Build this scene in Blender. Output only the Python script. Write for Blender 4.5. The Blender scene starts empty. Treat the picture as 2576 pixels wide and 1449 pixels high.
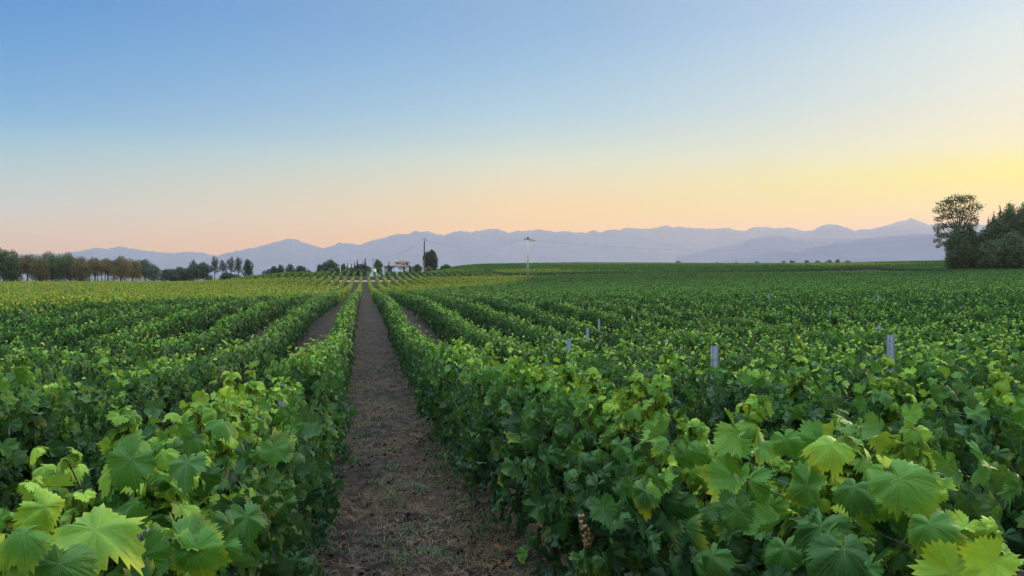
import bpy, math, random
import numpy as np
from mathutils import Vector, Matrix

random.seed(7)
RNG = np.random.default_rng(11)
S = bpy.context.scene
COL = S.collection

# ------------------------------------------------------------------ camera
EYE = 1.75
YAW = math.radians(11.02)      # camera axis turned right of the rows (rows run along +Y)
PITCH = math.radians(-1.03)
cam = bpy.data.cameras.new('camera')
cam.sensor_width = 36.0
cam.lens = 36.0 * 3000 / 4032
cam.clip_start = 0.05
cam.clip_end = 60000
camo = bpy.data.objects.new('camera', cam)
COL.objects.link(camo)
camo.location = (0, 0, EYE)
camo.rotation_euler = (math.radians(90) + PITCH, 0, -YAW)
S.camera = camo
FWD = np.array([math.sin(YAW) * math.cos(PITCH), math.cos(YAW) * math.cos(PITCH), math.sin(PITCH)])
RIGHT = np.array([math.cos(YAW), -math.sin(YAW), 0.0])
UP = np.cross(RIGHT, FWD)


def at(px, py, D):
    """photo pixel (2576-wide scale) at horizontal distance D -> world point"""
    d = FWD * 1916.7 + RIGHT * (px - 1288) + UP * (724.5 - py)
    d = d / math.hypot(d[0], d[1])
    return np.array([0, 0, EYE]) + d * D


# ------------------------------------------------------------------ sky
def lin(c):
    return tuple(((v / 255) / 12.92 if v / 255 <= 0.04045 else ((v / 255 + 0.055) / 1.055) ** 2.4) for v in c)


def hexl(*c):
    return lin(c) + (1.0,)


SUN_AZ = math.radians(50)
SUN_EL = math.radians(9)
w = bpy.data.worlds.new("World")
S.world = w
w.use_nodes = True
nt = w.node_tree
N = nt.nodes
L = nt.links
N.clear()


def node(tree, t, **kw):
    n = tree.nodes.new(t)
    for k, v in kw.items():
        setattr(n, k, v)
    return n


def math_node(tree, op, a=None, b=None, c=None, clamp=False):
    n = tree.nodes.new('ShaderNodeMath')
    n.operation = op
    n.use_clamp = clamp
    for i, v in enumerate((a, b, c)):
        if v is None:
            continue
        if isinstance(v, (int, float)):
            n.inputs[i].default_value = v
        else:
            tree.links.new(v, n.inputs[i])
    return n.outputs[0]


def ramp(tree, fac, stops, interp='LINEAR'):
    r = tree.nodes.new('ShaderNodeValToRGB')
    r.color_ramp.interpolation = interp
    while len(r.color_ramp.elements) > 1:
        r.color_ramp.elements.remove(r.color_ramp.elements[-1])
    r.color_ramp.elements[0].position = stops[0][0]
    r.color_ramp.elements[0].color = stops[0][1]
    for p, c in stops[1:]:
        e = r.color_ramp.elements.new(p)
        e.color = c
    tree.links.new(fac, r.inputs[0])
    return r.outputs[0]


def mixc(tree, fac, a, b, mode='MIX'):
    m = tree.nodes.new('ShaderNodeMix')
    m.data_type = 'RGBA'
    m.blend_type = mode
    for sock, v in ((m.inputs[0], fac), (m.inputs[6], a), (m.inputs[7], b)):
        if isinstance(v, (int, float)):
            sock.default_value = v
        elif isinstance(v, tuple):
            sock.default_value = v if len(v) == 4 else v + (1,)
        else:
            tree.links.new(v, sock)
    return m.outputs[2]


tc = node(nt, 'ShaderNodeTexCoord')
sp = node(nt, 'ShaderNodeSeparateXYZ')
L.new(tc.outputs['Generated'], sp.inputs[0])
hz = math_node(nt, 'SQRT', math_node(nt, 'ADD', math_node(nt, 'MULTIPLY', sp.outputs[0], sp.outputs[0]),
                                     math_node(nt, 'MULTIPLY', sp.outputs[1], sp.outputs[1])))
cosaz = math_node(nt, 'DIVIDE', math_node(nt, 'ADD', math_node(nt, 'MULTIPLY', sp.outputs[0], math.sin(SUN_AZ)),
                                          math_node(nt, 'MULTIPLY', sp.outputs[1], math.cos(SUN_AZ))), hz)
azd = math_node(nt, 'ARCCOSINE', cosaz)            # angle from the sun's azimuth
el = math_node(nt, 'ARCTAN2', sp.outputs[2], hz)
elf = math_node(nt, 'DIVIDE', el, math.radians(90), clamp=True)
# elevation in degrees / 90
def E(d):
    return d / 90.0
HAZE_D = 0.80e-4
HAZE_TOP = 820.0
HAZE_END = 10900.0
ZEN = (3.3, 3.8, 4.4, 1)
HI = (1.9, 2.25, 2.75, 1)
# light the haze itself sends towards the camera, left / middle / right of the view
HAZE_J = {0: (0.30, 0.32, 0.42), 1: (0.33, 0.33, 0.42), 2: (0.42, 0.37, 0.40)}


def haze_T(e):
    e = math.radians(max(e, 0.05))
    return math.exp(-HAZE_D * min(HAZE_TOP / math.sin(e), HAZE_END))


SKY_EL = (0.3, 1.6, 3, 4.5, 6.5, 8.5, 10, 12, 15, 17.5)
SKYB = {0: [(0.842, 0.345, 0.064), (0.873, 0.436, 0.186), (0.787, 0.538, 0.294), (0.579, 0.605, 0.497), (0.397, 0.578, 0.599), (0.231, 0.510, 0.665), (0.104, 0.404, 0.699), (0.063, 0.334, 0.668), (0.019, 0.276, 0.646), (0.002, 0.226, 0.618)],
        1: [(1.204, 0.338, 0.000), (1.185, 0.441, 0.000), (1.154, 0.504, 0.000), (1.067, 0.600, 0.065), (0.866, 0.686, 0.351), (0.645, 0.719, 0.562), (0.482, 0.648, 0.649), (0.326, 0.568, 0.723), (0.224, 0.475, 0.709), (0.178, 0.405, 0.687)],
        2: [(1.042, 0.000, 0.000), (0.965, 0.114, 0.000), (0.903, 0.293, 0.000), (0.856, 0.642, 0.000), (0.860, 0.783, 0.010), (0.805, 0.759, 0.462), (0.745, 0.741, 0.576), (0.665, 0.741, 0.679), (0.598, 0.739, 0.754), (0.476, 0.668, 0.820)]}
def skyramp(side, hi):
    return ramp(nt, elf, [(E(e), c + (1,)) for e, c in zip(SKY_EL, SKYB[side])] + [(E(20.5), tuple(v * 0.92 for v in SKYB[side][-1]) + (1,)), (E(32), hi), (1, ZEN)])


left, mid, right = skyramp(0, HI), skyramp(1, HI), skyramp(2, (1.4, 1.5, 1.7, 1))
f1 = math_node(nt, 'DIVIDE', math_node(nt, 'SUBTRACT', math.radians(72), azd), math.radians(34), clamp=True)   # 72deg..38deg
f2 = math_node(nt, 'POWER', math_node(nt, 'DIVIDE', math_node(nt, 'SUBTRACT', math.radians(38), azd), math.radians(32), clamp=True), 1.35)   # 38..6
c1 = mixc(nt, f1, left, mid)
c2 = mixc(nt, f2, c1, right)
# the eastern sky behind the camera is already dusky
f3 = math_node(nt, 'DIVIDE', math_node(nt, 'SUBTRACT', azd, math.radians(80)), math.radians(45), clamp=True)
east = ramp(nt, elf, [(0, (0.13, 0.13, 0.19, 1)), (E(8), (0.22, 0.21, 0.30, 1)), (E(20), (0.20, 0.30, 0.50, 1)), (E(50), HI), (1, ZEN)])
c2 = mixc(nt, f3, c2, east)
sky = node(nt, 'ShaderNodeTexSky')
sky.sky_type = 'NISHITA'
sky.sun_disc = False
sky.sun_elevation = SUN_EL
sky.sun_rotation = SUN_AZ
sky.air_density = 1.2
sky.dust_density = 1.5
add = mixc(nt, 0.003, c2, sky.outputs[0], 'ADD')
bg = node(nt, 'ShaderNodeBackground')
L.new(add, bg.inputs[0])
bg.inputs[1].default_value = 1.0
wo = node(nt, 'ShaderNodeOutputWorld')
L.new(bg.outputs[0], wo.inputs[0])

sun = bpy.data.lights.new('sun', 'SUN')
sun.energy = 3.8
sun.color = (1.0, 0.77, 0.42)
sun.angle = math.radians(16)
suno = bpy.data.objects.new('sun', sun)
COL.objects.link(suno)
sd = Vector((math.sin(SUN_AZ) * math.cos(SUN_EL), math.cos(SUN_AZ) * math.cos(SUN_EL), math.sin(SUN_EL)))
suno.rotation_euler = sd.to_track_quat('Z', 'Y').to_euler()

S.view_settings.view_transform = 'Standard'
S.view_settings.look = 'None'
S.view_settings.exposure = 0.0
S.view_settings.gamma = 1.0
S.render.engine = 'CYCLES'
S.cycles.use_denoising = True
S.cycles.max_bounces = 8
S.cycles.diffuse_bounces = 3
S.cycles.transmission_bounces = 4
S.cycles.volume_bounces = 2
S.cycles.transparent_max_bounces = 8

# ------------------------------------------------------------------ helpers
def tag(o, label=None, cat=None, group=None, kind=None):
    if label:
        o['label'] = label
    if cat:
        o['category'] = cat
    if group:
        o['group'] = group
    if kind:
        o['kind'] = kind
    return o


def empty(name, loc=(0, 0, 0)):
    o = bpy.data.objects.new(name, None)
    COL.objects.link(o)
    o.location = loc
    o.empty_display_size = 0.2
    return o


def mesh_np(name, V, F, mat, parent=None, attr=None, smooth=False, origin=None):
    """V (n,3) float, F (m,3|4) int or list of such arrays, attr (n,4) point colour"""
    V = np.asarray(V, np.float32)
    Fs = F if isinstance(F, list) else [F]
    Fs = [np.asarray(f, np.int32) for f in Fs if len(f)]
    me = bpy.data.meshes.new(name)
    me.vertices.add(len(V))
    loops = np.concatenate([f.ravel() for f in Fs])
    tot = np.concatenate([np.full(len(f), f.shape[1], np.int32) for f in Fs])
    start = np.zeros(len(tot), np.int32)
    start[1:] = np.cumsum(tot)[:-1]
    base = np.zeros(3)
    if parent is not None:
        base = np.array(parent.location)
        if parent.parent is not None:
            base = base + np.array(parent.parent.location)
    elif origin is not None:
        base = np.array(origin, float)
    me.vertices.foreach_set('co', (V - base.astype(np.float32)).ravel())
    me.loops.add(len(loops))
    me.loops.foreach_set('vertex_index', loops)
    me.polygons.add(len(tot))
    me.polygons.foreach_set('loop_start', start)
    me.polygons.foreach_set('loop_total', tot)
    if smooth:
        me.polygons.foreach_set('use_smooth', np.ones(len(tot), bool))
    if attr is not None:
        a = me.attributes.new('lf', 'FLOAT_COLOR', 'POINT')
        a.data.foreach_set('color', np.asarray(attr, np.float32).ravel())
    me.update(calc_edges=True)
    me.materials.append(mat)
    o = bpy.data.objects.new(name, me)
    COL.objects.link(o)
    if parent is not None:
        o.parent = parent
    elif origin is not None:
        o.location = tuple(origin)
    return o


class MB:
    """collects boxes, tubes and balls into one mesh"""
    def __init__(s):
        s.V = []
        s.Q = []
        s.T = []
        s.n = 0

    def add(s, V, Q=None, T=None):
        V = np.asarray(V, float)
        if Q is not None and len(Q):
            s.Q.append(np.asarray(Q) + s.n)
        if T is not None and len(T):
            s.T.append(np.asarray(T) + s.n)
        s.V.append(V)
        s.n += len(V)

    def box(s, c, size, rz=0.0, taper=1.0):
        x, y, z = [v / 2 for v in size]
        P = np.array([[-x, -y, -z], [x, -y, -z], [x, y, -z], [-x, y, -z],
                      [-x * taper, -y * taper, z], [x * taper, -y * taper, z], [x * taper, y * taper, z], [-x * taper, y * taper, z]])
        ca, sa = math.cos(rz), math.sin(rz)
        R = np.array([[ca, -sa, 0], [sa, ca, 0], [0, 0, 1]])
        s.add(P @ R.T + np.array(c), [[0, 3, 2, 1], [4, 5, 6, 7], [0, 1, 5, 4], [1, 2, 6, 5], [2, 3, 7, 6], [3, 0, 4, 7]])

    def tube(s, pts, rad, n=6):
        pts = np.asarray(pts, float)
        m = len(pts)
        rad = np.broadcast_to(np.asarray(rad, float), (m,))
        tg = np.gradient(pts, axis=0)
        tg /= np.linalg.norm(tg, axis=1, keepdims=True) + 1e-9
        ref = np.where(np.abs(tg[:, 2:3]) > 0.9, np.array([[1.0, 0, 0]]), np.array([[0, 0, 1.0]]))
        a = np.cross(tg, ref)
        a /= np.linalg.norm(a, axis=1, keepdims=True)
        b = np.cross(tg, a)
        th = np.arange(n) * 2 * math.pi / n
        V = (pts[:, None, :] + rad[:, None, None] * (np.cos(th)[None, :, None] * a[:, None, :] + np.sin(th)[None, :, None] * b[:, None, :])).reshape(-1, 3)
        Q = []
        i = np.arange(n)
        j = (i + 1) % n
        for k in range(m - 1):
            Q.append(np.stack([k * n + i, k * n + j, (k + 1) * n + j, (k + 1) * n + i], 1))
        T = [[0, k, k + 1] for k in range(1, n - 1)] + [[(m - 1) * n, (m - 1) * n + k + 1, (m - 1) * n + k] for k in range(1, n - 1)]
        s.add(V, np.concatenate(Q), T)

    def ball(s, c, r, nu=8, nv=6, sq=(1, 1, 1)):
        V = [[0, 0, 1]]
        for k in range(1, nv):
            ph = math.pi * k / nv
            for u in range(nu):
                t = 2 * math.pi * u / nu
                V.append([math.sin(ph) * math.cos(t), math.sin(ph) * math.sin(t), math.cos(ph)])
        V.append([0, 0, -1])
        V = np.array(V) * np.array(sq) * r + np.array(c)
        Q, T = [], []
        for u in range(nu):
            T.append([0, 1 + u, 1 + (u + 1) % nu])
            T.append([len(V) - 1, 1 + (nv - 2) * nu + (u + 1) % nu, 1 + (nv - 2) * nu + u])
            for k in range(nv - 2):
                Q.append([1 + k * nu + u, 1 + (k + 1) * nu + u, 1 + (k + 1) * nu + (u + 1) % nu, 1 + k * nu + (u + 1) % nu])
        s.add(V, Q, T)

    def build(s, name, mat, parent=None, smooth=False, origin=None):
        F = []
        if s.Q:
            F.append(np.concatenate(s.Q))
        if s.T:
            F.append(np.concatenate(s.T))
        return mesh_np(name, np.concatenate(s.V), F, mat, parent, smooth=smooth, origin=origin)


def sstep(x, a, b):
    t = np.clip((np.asarray(x, float) - a) / (b - a), 0, 1)
    return t * t * (3 - 2 * t)


_H = np.random.default_rng(5).random(65536)


def hsh(i, j=0):
    return _H[(np.asarray(i, np.int64) * 7919 + np.asarray(j, np.int64) * 104729) & 65535]


def noise2(x, y):
    x = np.asarray(x, float)
    y = np.asarray(y, float)
    xi = np.floor(x).astype(np.int64)
    yi = np.floor(y).astype(np.int64)
    u = x - xi
    v = y - yi
    u = u * u * (3 - 2 * u)
    v = v * v * (3 - 2 * v)
    return ((hsh(xi, yi) * (1 - u) + hsh(xi + 1, yi) * u) * (1 - v) + (hsh(xi, yi + 1) * (1 - u) + hsh(xi + 1, yi + 1) * u) * v) * 2 - 1


def fbm(x, y, o=4, g=0.5):
    a, s, t = 1.0, 0.0, 0.0
    for k in range(o):
        s = s + a * noise2(x * 2 ** k + 17.3 * k, y * 2 ** k - 9.1 * k)
        t += a
        a *= g
    return s / t


# ------------------------------------------------------------------ terrain
PY = [-60, -5, 0, 2.1, 3.5, 5, 8, 11.5, 18, 21.5, 26, 30, 38, 60, 80, 118, 140, 150, 163, 176, 188, 197, 203, 216, 230, 260, 400, 460, 700, 1500]
PT = [0.6, -0.1, -.30, -.42, -.52, -.64, -.86, -1.08, -1.42, -1.5, -1.36, -1.27, -1.17, -1.45, -1.68, -1.93, -1.90, -1.80, -1.45, -1.02, -.72, -.48, -.12, .70, .85, .55, .2, -1, -18, -18]
LY = [-60, -5, 0, 2.1, 3.5, 5, 8, 11.5, 18, 21.5, 26, 30, 38, 60, 80, 118, 157, 230, 300, 400, 700, 1500]
LT = [0.6, -0.1, -.30, -.42, -.52, -.64, -.86, -1.08, -1.42, -1.5, -1.36, -1.27, -1.17, -1.45, -1.7, -1.9, -2.0, -2.1, -2.1, -3.5, -18, -18]


def smooth_profile(ys, ts):
    Y = np.concatenate([np.arange(-60, 60, 0.5), np.arange(60, 1502, 2.0)])
    T = np.interp(Y, ys, ts)
    out = T.copy()
    for i, y in enumerate(Y):
        wd = 1.2 + abs(y) * 0.03
        m = np.abs(Y - y) <= wd * 2
        ww = np.exp(-((Y[m] - y) / wd) ** 2) * np.gradient(Y)[m]
        out[i] = (T[m] * ww).sum() / ww.sum()
    return Y, out


CY, CT = smooth_profile(PY, PT)
DY, DT = smooth_profile(LY, LT)


def T_at(x, y):
    """height of the vine tops relative to the eye"""
    x = np.asarray(x, float)
    y = np.asarray(y, float)
    c = np.interp(y, CY, CT)
    l = np.interp(y, DY, DT)
    k = sstep(x, -50, -16)
    t = l * (1 - k) + c * k
    xr = np.clip(x, 0, 190)
    t = t + 0.0015 * xr ** 1.5 * (1 - sstep(y, 420, 800))
    t = t + 3.6 * sstep(y, 204, 320) * sstep(x, 14, 50) * (1 - 0.93 * sstep(x, 70, 220)) * (1 - sstep(y, 370, 600))
    # dry bank left of the crest
    t = t + 1.0 * sstep(y, 262, 300) * sstep(x, -100, -78) * (1 - sstep(x, -52, -40)) * (1 - sstep(y, 330, 380))
    return t


def G_at(x, y):
    return T_at(x, y) + EYE - 1.45


# ------------------------------------------------------------------ materials
def new_mat(name):
    m = bpy.data.materials.new(name)
    m.use_nodes = True
    m.node_tree.nodes.clear()
    return m, m.node_tree


def out_surface(t, shader, disp=None):
    o = t.nodes.new('ShaderNodeOutputMaterial')
    t.links.new(shader, o.inputs[0])
    return o


def principled(t, color, rough=0.7, spec=0.3, metal=0.0, normal=None):
    b = t.nodes.new('ShaderNodeBsdfPrincipled')
    if isinstance(color, tuple):
        b.inputs['Base Color'].default_value = color if len(color) == 4 else color + (1,)
    else:
        t.links.new(color, b.inputs['Base Color'])
    if isinstance(rough, (int, float)):
        b.inputs['Roughness'].default_value = rough
    else:
        t.links.new(rough, b.inputs['Roughness'])
    b.inputs['Specular IOR Level'].default_value = spec
    b.inputs['Metallic'].default_value = metal
    if normal is not None:
        t.links.new(normal, b.inputs['Normal'])
    return b.outputs[0]


def noise_tex(t, scale, detail=4, rough=0.55, vec=None, dim='3D'):
    n = t.nodes.new('ShaderNodeTexNoise')
    n.noise_dimensions = dim
    n.inputs['Scale'].default_value = scale
    n.inputs['Detail'].default_value = detail
    n.inputs['Roughness'].default_value = rough
    if vec is None:
        g = t.nodes.new('ShaderNodeNewGeometry')
        vec = g.outputs['Position']
    t.links.new(vec, n.inputs['Vector'])
    return n.outputs['Fac']


def bump(t, h, dist=0.02, strength=0.6):
    b = t.nodes.new('ShaderNodeBump')
    b.inputs['Distance'].default_value = dist
    b.inputs['Strength'].default_value = strength
    t.links.new(h, b.inputs['Height'])
    return b.outputs[0]


def simple_mat(name, c1, c2, scale, rough=0.8, spec=0.2, metal=0.0, bd=0.01):
    m, t = new_mat(name)
    n = noise_tex(t, scale)
    col = ramp(t, n, [(0.3, c1 + (1,)), (0.7, c2 + (1,))])
    out_surface(t, principled(t, col, rough, spec, metal, bump(t, n, bd)))
    return m


def leaf_material(name, veins=True, olds_shaded=(0.012, 0.044, 0.016), mids=(0.068, 0.200, 0.018), young=(0.30, 0.48, 0.040), yellow=(0.62, 0.58, 0.02), trans=0.27):
    """colour from the leaf's own age, its own tint, its veins and its yellowed margin"""
    m, t = new_mat(name)
    a = t.nodes.new('ShaderNodeAttribute')
    a.attribute_name = 'lf'
    s = t.nodes.new('ShaderNodeSeparateColor')
    t.links.new(a.outputs['Color'], s.inputs[0])
    u, v, tint = s.outputs[0], s.outputs[1], s.outputs[2]
    isyel = math_node(t, 'GREATER_THAN', tint, 1.0)
    tint = math_node(t, 'FRACT', tint)
    age = a.outputs['Alpha']
    n = noise_tex(t, 9.0, 3)
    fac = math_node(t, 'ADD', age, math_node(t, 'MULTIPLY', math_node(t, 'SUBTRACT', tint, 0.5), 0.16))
    col = ramp(t, fac, [(0.0, olds_shaded + (1,)), (0.45, mids + (1,)), (0.85, young + (1,)), (1.0, tuple(0.6 * y + 0.4 * z for y, z in zip(young, yellow)) + (1,))])
    col = mixc(t, math_node(t, 'MULTIPLY', isyel, 0.85), col, ramp(t, tint, [(0, (0.10, 0.19, 0.012, 1)), (0.5, (0.30, 0.34, 0.02, 1)), (1, (0.48, 0.41, 0.03, 1))]))
    rough = 0.62
    nrm = None
    if veins:
        uu = math_node(t, 'SUBTRACT', u, 0.5)
        vv = math_node(t, 'SUBTRACT', v, 0.5)
        ang = math_node(t, 'ARCTAN2', uu, vv)                 # 0 along the midrib
        rr = math_node(t, 'SQRT', math_node(t, 'ADD', math_node(t, 'MULTIPLY', uu, uu), math_node(t, 'MULTIPLY', vv, vv)))
        # main veins at multiples of 55 degrees
        per = math.radians(54)
        q = math_node(t, 'PINGPONG', ang, per / 2)
        # pingpong(x, p/2): zero at multiples of p
        dist = math_node(t, 'MULTIPLY', q, rr)
        vein = math_node(t, 'SUBTRACT', 1.0, math_node(t, 'DIVIDE', dist, 0.0075), clamp=True)
        sec = math_node(t, 'PINGPONG', math_node(t, 'SUBTRACT', rr, math_node(t, 'MULTIPLY', q, 0.32)), 0.036)
        vein2 = math_node(t, 'MULTIPLY', math_node(t, 'SUBTRACT', 1.0, math_node(t, 'DIVIDE', sec, 0.0045), clamp=True), 0.35)
        vm = math_node(t, 'MAXIMUM', vein, vein2)
        inb = math_node(t, 'LESS_THAN', rr, 0.46)
        vm = math_node(t, 'MULTIPLY', vm, inb)
        col = mixc(t, math_node(t, 'MULTIPLY', vm, 0.62), col, mixc(t, 0.5, col, (0.34, 0.46, 0.20, 1)))
        # yellow margin on some leaves
        edge = math_node(t, 'MULTIPLY', math_node(t, 'SUBTRACT', rr, 0.26), 3.2, clamp=True)
        sel = math_node(t, 'MULTIPLY', math_node(t, 'SUBTRACT', tint, 0.80), 6.0, clamp=True)
        nn = noise_tex(t, 30.0, 3)
        ye = math_node(t, 'MULTIPLY', math_node(t, 'MULTIPLY', edge, sel), math_node(t, 'MULTIPLY', math_node(t, 'SUBTRACT', nn, 0.25), 2.4, clamp=True), clamp=True)
        col = mixc(t, ye, col, yellow + (1,))
        sp1 = noise_tex(t, 75.0, 2, 0.5)
        col = mixc(t, math_node(t, 'MULTIPLY', math_node(t, 'MULTIPLY', math_node(t, 'SUBTRACT', sp1, 0.70), 9.0, clamp=True), 0.6), col, (0.16, 0.10, 0.03, 1))
        blot = noise_tex(t, 22.0, 4, 0.6)
        col = mixc(t, math_node(t, 'MULTIPLY', math_node(t, 'SUBTRACT', blot, 0.45), 1.6, clamp=True), col, mixc(t, 1.0, col, (0.72, 0.80, 0.9, 1), 'MULTIPLY'))
        fine = noise_tex(t, 160.0, 2)
        hgt = math_node(t, 'ADD', math_node(t, 'MULTIPLY', vm, 0.5), math_node(t, 'MULTIPLY', fine, 0.7))
        nrm = bump(t, hgt, 0.0022, 0.8)
    col = mixc(t, math_node(t, 'MULTIPLY', math_node(t, 'SUBTRACT', n, 0.35), 0.9, clamp=True), col, mixc(t, 0.5, col, (0.03, 0.10, 0.035, 1)))
    # duller, bluer underside
    g = t.nodes.new('ShaderNodeNewGeometry')
    back = mixc(t, 0.25, col, (0.10, 0.19, 0.11, 1))
    colf = mixc(t, g.outputs['Backfacing'], col, back)
    p = t.nodes.new('ShaderNodeBsdfPrincipled')
    t.links.new(colf, p.inputs['Base Color'])
    p.inputs['Roughness'].default_value = 0.55
    p.inputs['Specular IOR Level'].default_value = 0.22
    if nrm is not None:
        t.links.new(nrm, p.inputs['Normal'])
    tr = t.nodes.new('ShaderNodeBsdfTranslucent')
    t.links.new(mixc(t, 1.0, colf, (1.25, 1.15, 0.55, 1), 'MULTIPLY'), tr.inputs[0])
    mx = t.nodes.new('ShaderNodeMixShader')
    mx.inputs[0].default_value = trans
    t.links.new(p.outputs[0], mx.inputs[1])
    t.links.new(tr.outputs[0], mx.inputs[2])
    out_surface(t, mx.outputs[0])
    return m


M = {}
M['leaf'] = leaf_material('vine_leaf')
M['leaf_far'] = leaf_material('vine_leaf_plain', veins=False)
M['wood'] = simple_mat('vine_wood', (0.020, 0.014, 0.010), (0.07, 0.05, 0.035), 40, 0.9)
M['cane'] = simple_mat('vine_cane', (0.045, 0.025, 0.015), (0.13, 0.075, 0.03), 25, 0.7)
M['steel'] = simple_mat('galvanised_steel', (0.065, 0.085, 0.105), (0.12, 0.145, 0.17), 30, 0.55, 0.4, 0.2, 0.001)
M['wire'] = simple_mat('trellis_wire', (0.10, 0.11, 0.12), (0.18, 0.19, 0.21), 50, 0.4, 0.5, 0.6, 0.0005)
M['rubber'] = simple_mat('black_rubber', (0.01, 0.01, 0.012), (0.025, 0.025, 0.03), 50, 0.6)
M['concrete'] = simple_mat('weathered_concrete', (0.46, 0.42, 0.38), (0.64, 0.59, 0.53), 3, 0.85)
M['pole_wood'] = simple_mat('creosoted_wood', (0.06, 0.035, 0.025), (0.14, 0.08, 0.055), 3, 0.8)
M['dark_metal'] = simple_mat('dark_metal', (0.05, 0.04, 0.04), (0.12, 0.09, 0.08), 8, 0.6, 0.4, 0.3)
M['white_wall'] = simple_mat('pale_render', (0.48, 0.53, 0.55), (0.60, 0.64, 0.65), 0.8, 0.9)
M['cream_wall'] = simple_mat('cream_render', (0.72, 0.67, 0.60), (0.82, 0.77, 0.70), 0.8, 0.9)
M['grey_wall'] = simple_mat('grey_render', (0.24, 0.25, 0.27), (0.34, 0.35, 0.37), 0.8, 0.9)
M['window'] = simple_mat('window_glass', (0.10, 0.14, 0.20), (0.16, 0.20, 0.27), 2, 0.15, 0.5)
M['shutter'] = simple_mat('shutter_paint', (0.28, 0.32, 0.38), (0.36, 0.40, 0.46), 2, 0.6)
M['bark'] = simple_mat('bark', (0.03, 0.022, 0.017), (0.10, 0.075, 0.055), 6, 0.9)
M['straw'] = simple_mat('straw', (0.09, 0.06, 0.033), (0.27, 0.185, 0.10), 3, 0.8)
M['weed'] = simple_mat('weed_green', (0.02, 0.045, 0.015), (0.05, 0.10, 0.03), 6, 0.7)
M['clod'] = simple_mat('soil_clod', (0.02, 0.015, 0.013), (0.065, 0.047, 0.037), 14, 0.95)
M['leaf_litter'] = simple_mat('dead_leaf', (0.12, 0.045, 0.02), (0.26, 0.12, 0.05), 6, 0.8)
M['grape'] = simple_mat('grape_skin', (0.30, 0.17, 0.07), (0.42, 0.27, 0.12), 60, 0.35, 0.5)


def roof_material():
    m, t = new_mat('clay_roof')
    g = t.nodes.new('ShaderNodeNewGeometry')
    wv = t.nodes.new('ShaderNodeTexWave')
    wv.inputs['Scale'].default_value = 2.2
    wv.inputs['Distortion'].default_value = 0.3
    t.links.new(g.outputs['Position'], wv.inputs[0])
    n = noise_tex(t, 1.5)
    col = ramp(t, n, [(0.3, (0.16, 0.085, 0.06, 1)), (0.7, (0.27, 0.16, 0.12, 1))])
    out_surface(t, principled(t, col, 0.85, 0.2, 0, bump(t, wv.outputs[1], 0.05)))
    return m


M['roof'] = roof_material()


def soil_material():
    m, t = new_mat('soil')
    g = t.nodes.new('ShaderNodeNewGeometry')
    s = t.nodes.new('ShaderNodeSeparateXYZ')
    t.links.new(g.outputs['Position'], s.inputs[0])
    n1 = noise_tex(t, 0.9, 5, 0.6)
    n2 = noise_tex(t, 7.0, 6, 0.7)
    n3 = noise_tex(t, 45.0, 4, 0.7)
    soil = ramp(t, n2, [(0.33, (0.009, 0.008, 0.007, 1)), (0.5, (0.030, 0.026, 0.021, 1)), (0.68, (0.095, 0.075, 0.054, 1))])
    dry = ramp(t, n3, [(0.38, (0.022, 0.017, 0.011, 1)), (0.62, (0.115, 0.083, 0.048, 1))])
    k = math_node(t, 'MULTIPLY', math_node(t, 'SUBTRACT', n1, 0.46), 6.0, clamp=True)
    col = mixc(t, math_node(t, 'MULTIPLY', k, 0.75), soil, dry)
    # weedy ground
    n4 = noise_tex(t, 1.7, 4, 0.6)
    wk = math_node(t, 'MULTIPLY', math_node(t, 'SUBTRACT', n4, 0.60), 5.0, clamp=True)
    col = mixc(t, math_node(t, 'MULTIPLY', wk, 0.5), col, (0.03, 0.045, 0.02, 1))
    # far off the soil gives way to dry grass and scrub
    far = math_node(t, 'MULTIPLY', math_node(t, 'SUBTRACT', s.outputs[1], 262.0), 0.05, clamp=True)
    nf = noise_tex(t, 0.02, 5, 0.6)
    farc = ramp(t, nf, [(0.35, (0.03, 0.055, 0.035, 1)), (0.6, (0.08, 0.09, 0.06, 1))])
    strw = ramp(t, noise_tex(t, 0.3, 3), [(0.3, (0.34, 0.25, 0.15, 1)), (0.7, (0.48, 0.38, 0.25, 1))])
    nearer = math_node(t, 'MULTIPLY', math_node(t, 'SUBTRACT', 345.0, s.outputs[1]), 0.04, clamp=True)
    nearer = math_node(t, 'MULTIPLY', nearer, math_node(t, 'MULTIPLY', math_node(t, 'ADD', s.outputs[0], 96.0), 0.1, clamp=True))
    nearer = math_node(t, 'MULTIPLY', nearer, math_node(t, 'MULTIPLY', math_node(t, 'SUBTRACT', -38.0, s.outputs[0]), 0.1, clamp=True))
    farc = mixc(t, nearer, farc, strw)
    col = mixc(t, far, col, farc)
    h = math_node(t, 'ADD', math_node(t, 'MULTIPLY', n2, 1.0), math_node(t, 'MULTIPLY', n3, 0.35))
    out_surface(t, principled(t, col, 0.95, 0.12, 0, bump(t, h, 0.05, 0.8)))
    return m


M['soil'] = soil_material()
M['path'] = simple_mat('pale_path_gravel', (0.26, 0.20, 0.16), (0.40, 0.32, 0.26), 2, 0.95)

# ------------------------------------------------------------------ ground
def axis(pts):
    out = []
    for (a, b, st) in pts:
        out.append(np.arange(a, b, st))
    return np.concatenate(out + [np.array([pts[-1][1]])])


gx = axis([(-9000, -2000, 1000), (-2000, -400, 160), (-400, -120, 20), (-120, -20, 4), (-20, 30, 1), (30, 240, 6), (240, 400, 20), (400, 2000, 160), (2000, 12000, 1000)])
gy = axis([(-200, -20, 20), (-20, 60, 0.8), (60, 240, 2), (240, 480, 6), (480, 800, 20), (800, 2000, 120), (2000, 11000, 1000)])
XX, YY = np.meshgrid(gx, gy)
ZZ = G_at(XX, np.clip(YY, -60, 1500)) + 0.02 * fbm(XX * 0.8, YY * 0.8)
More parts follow.
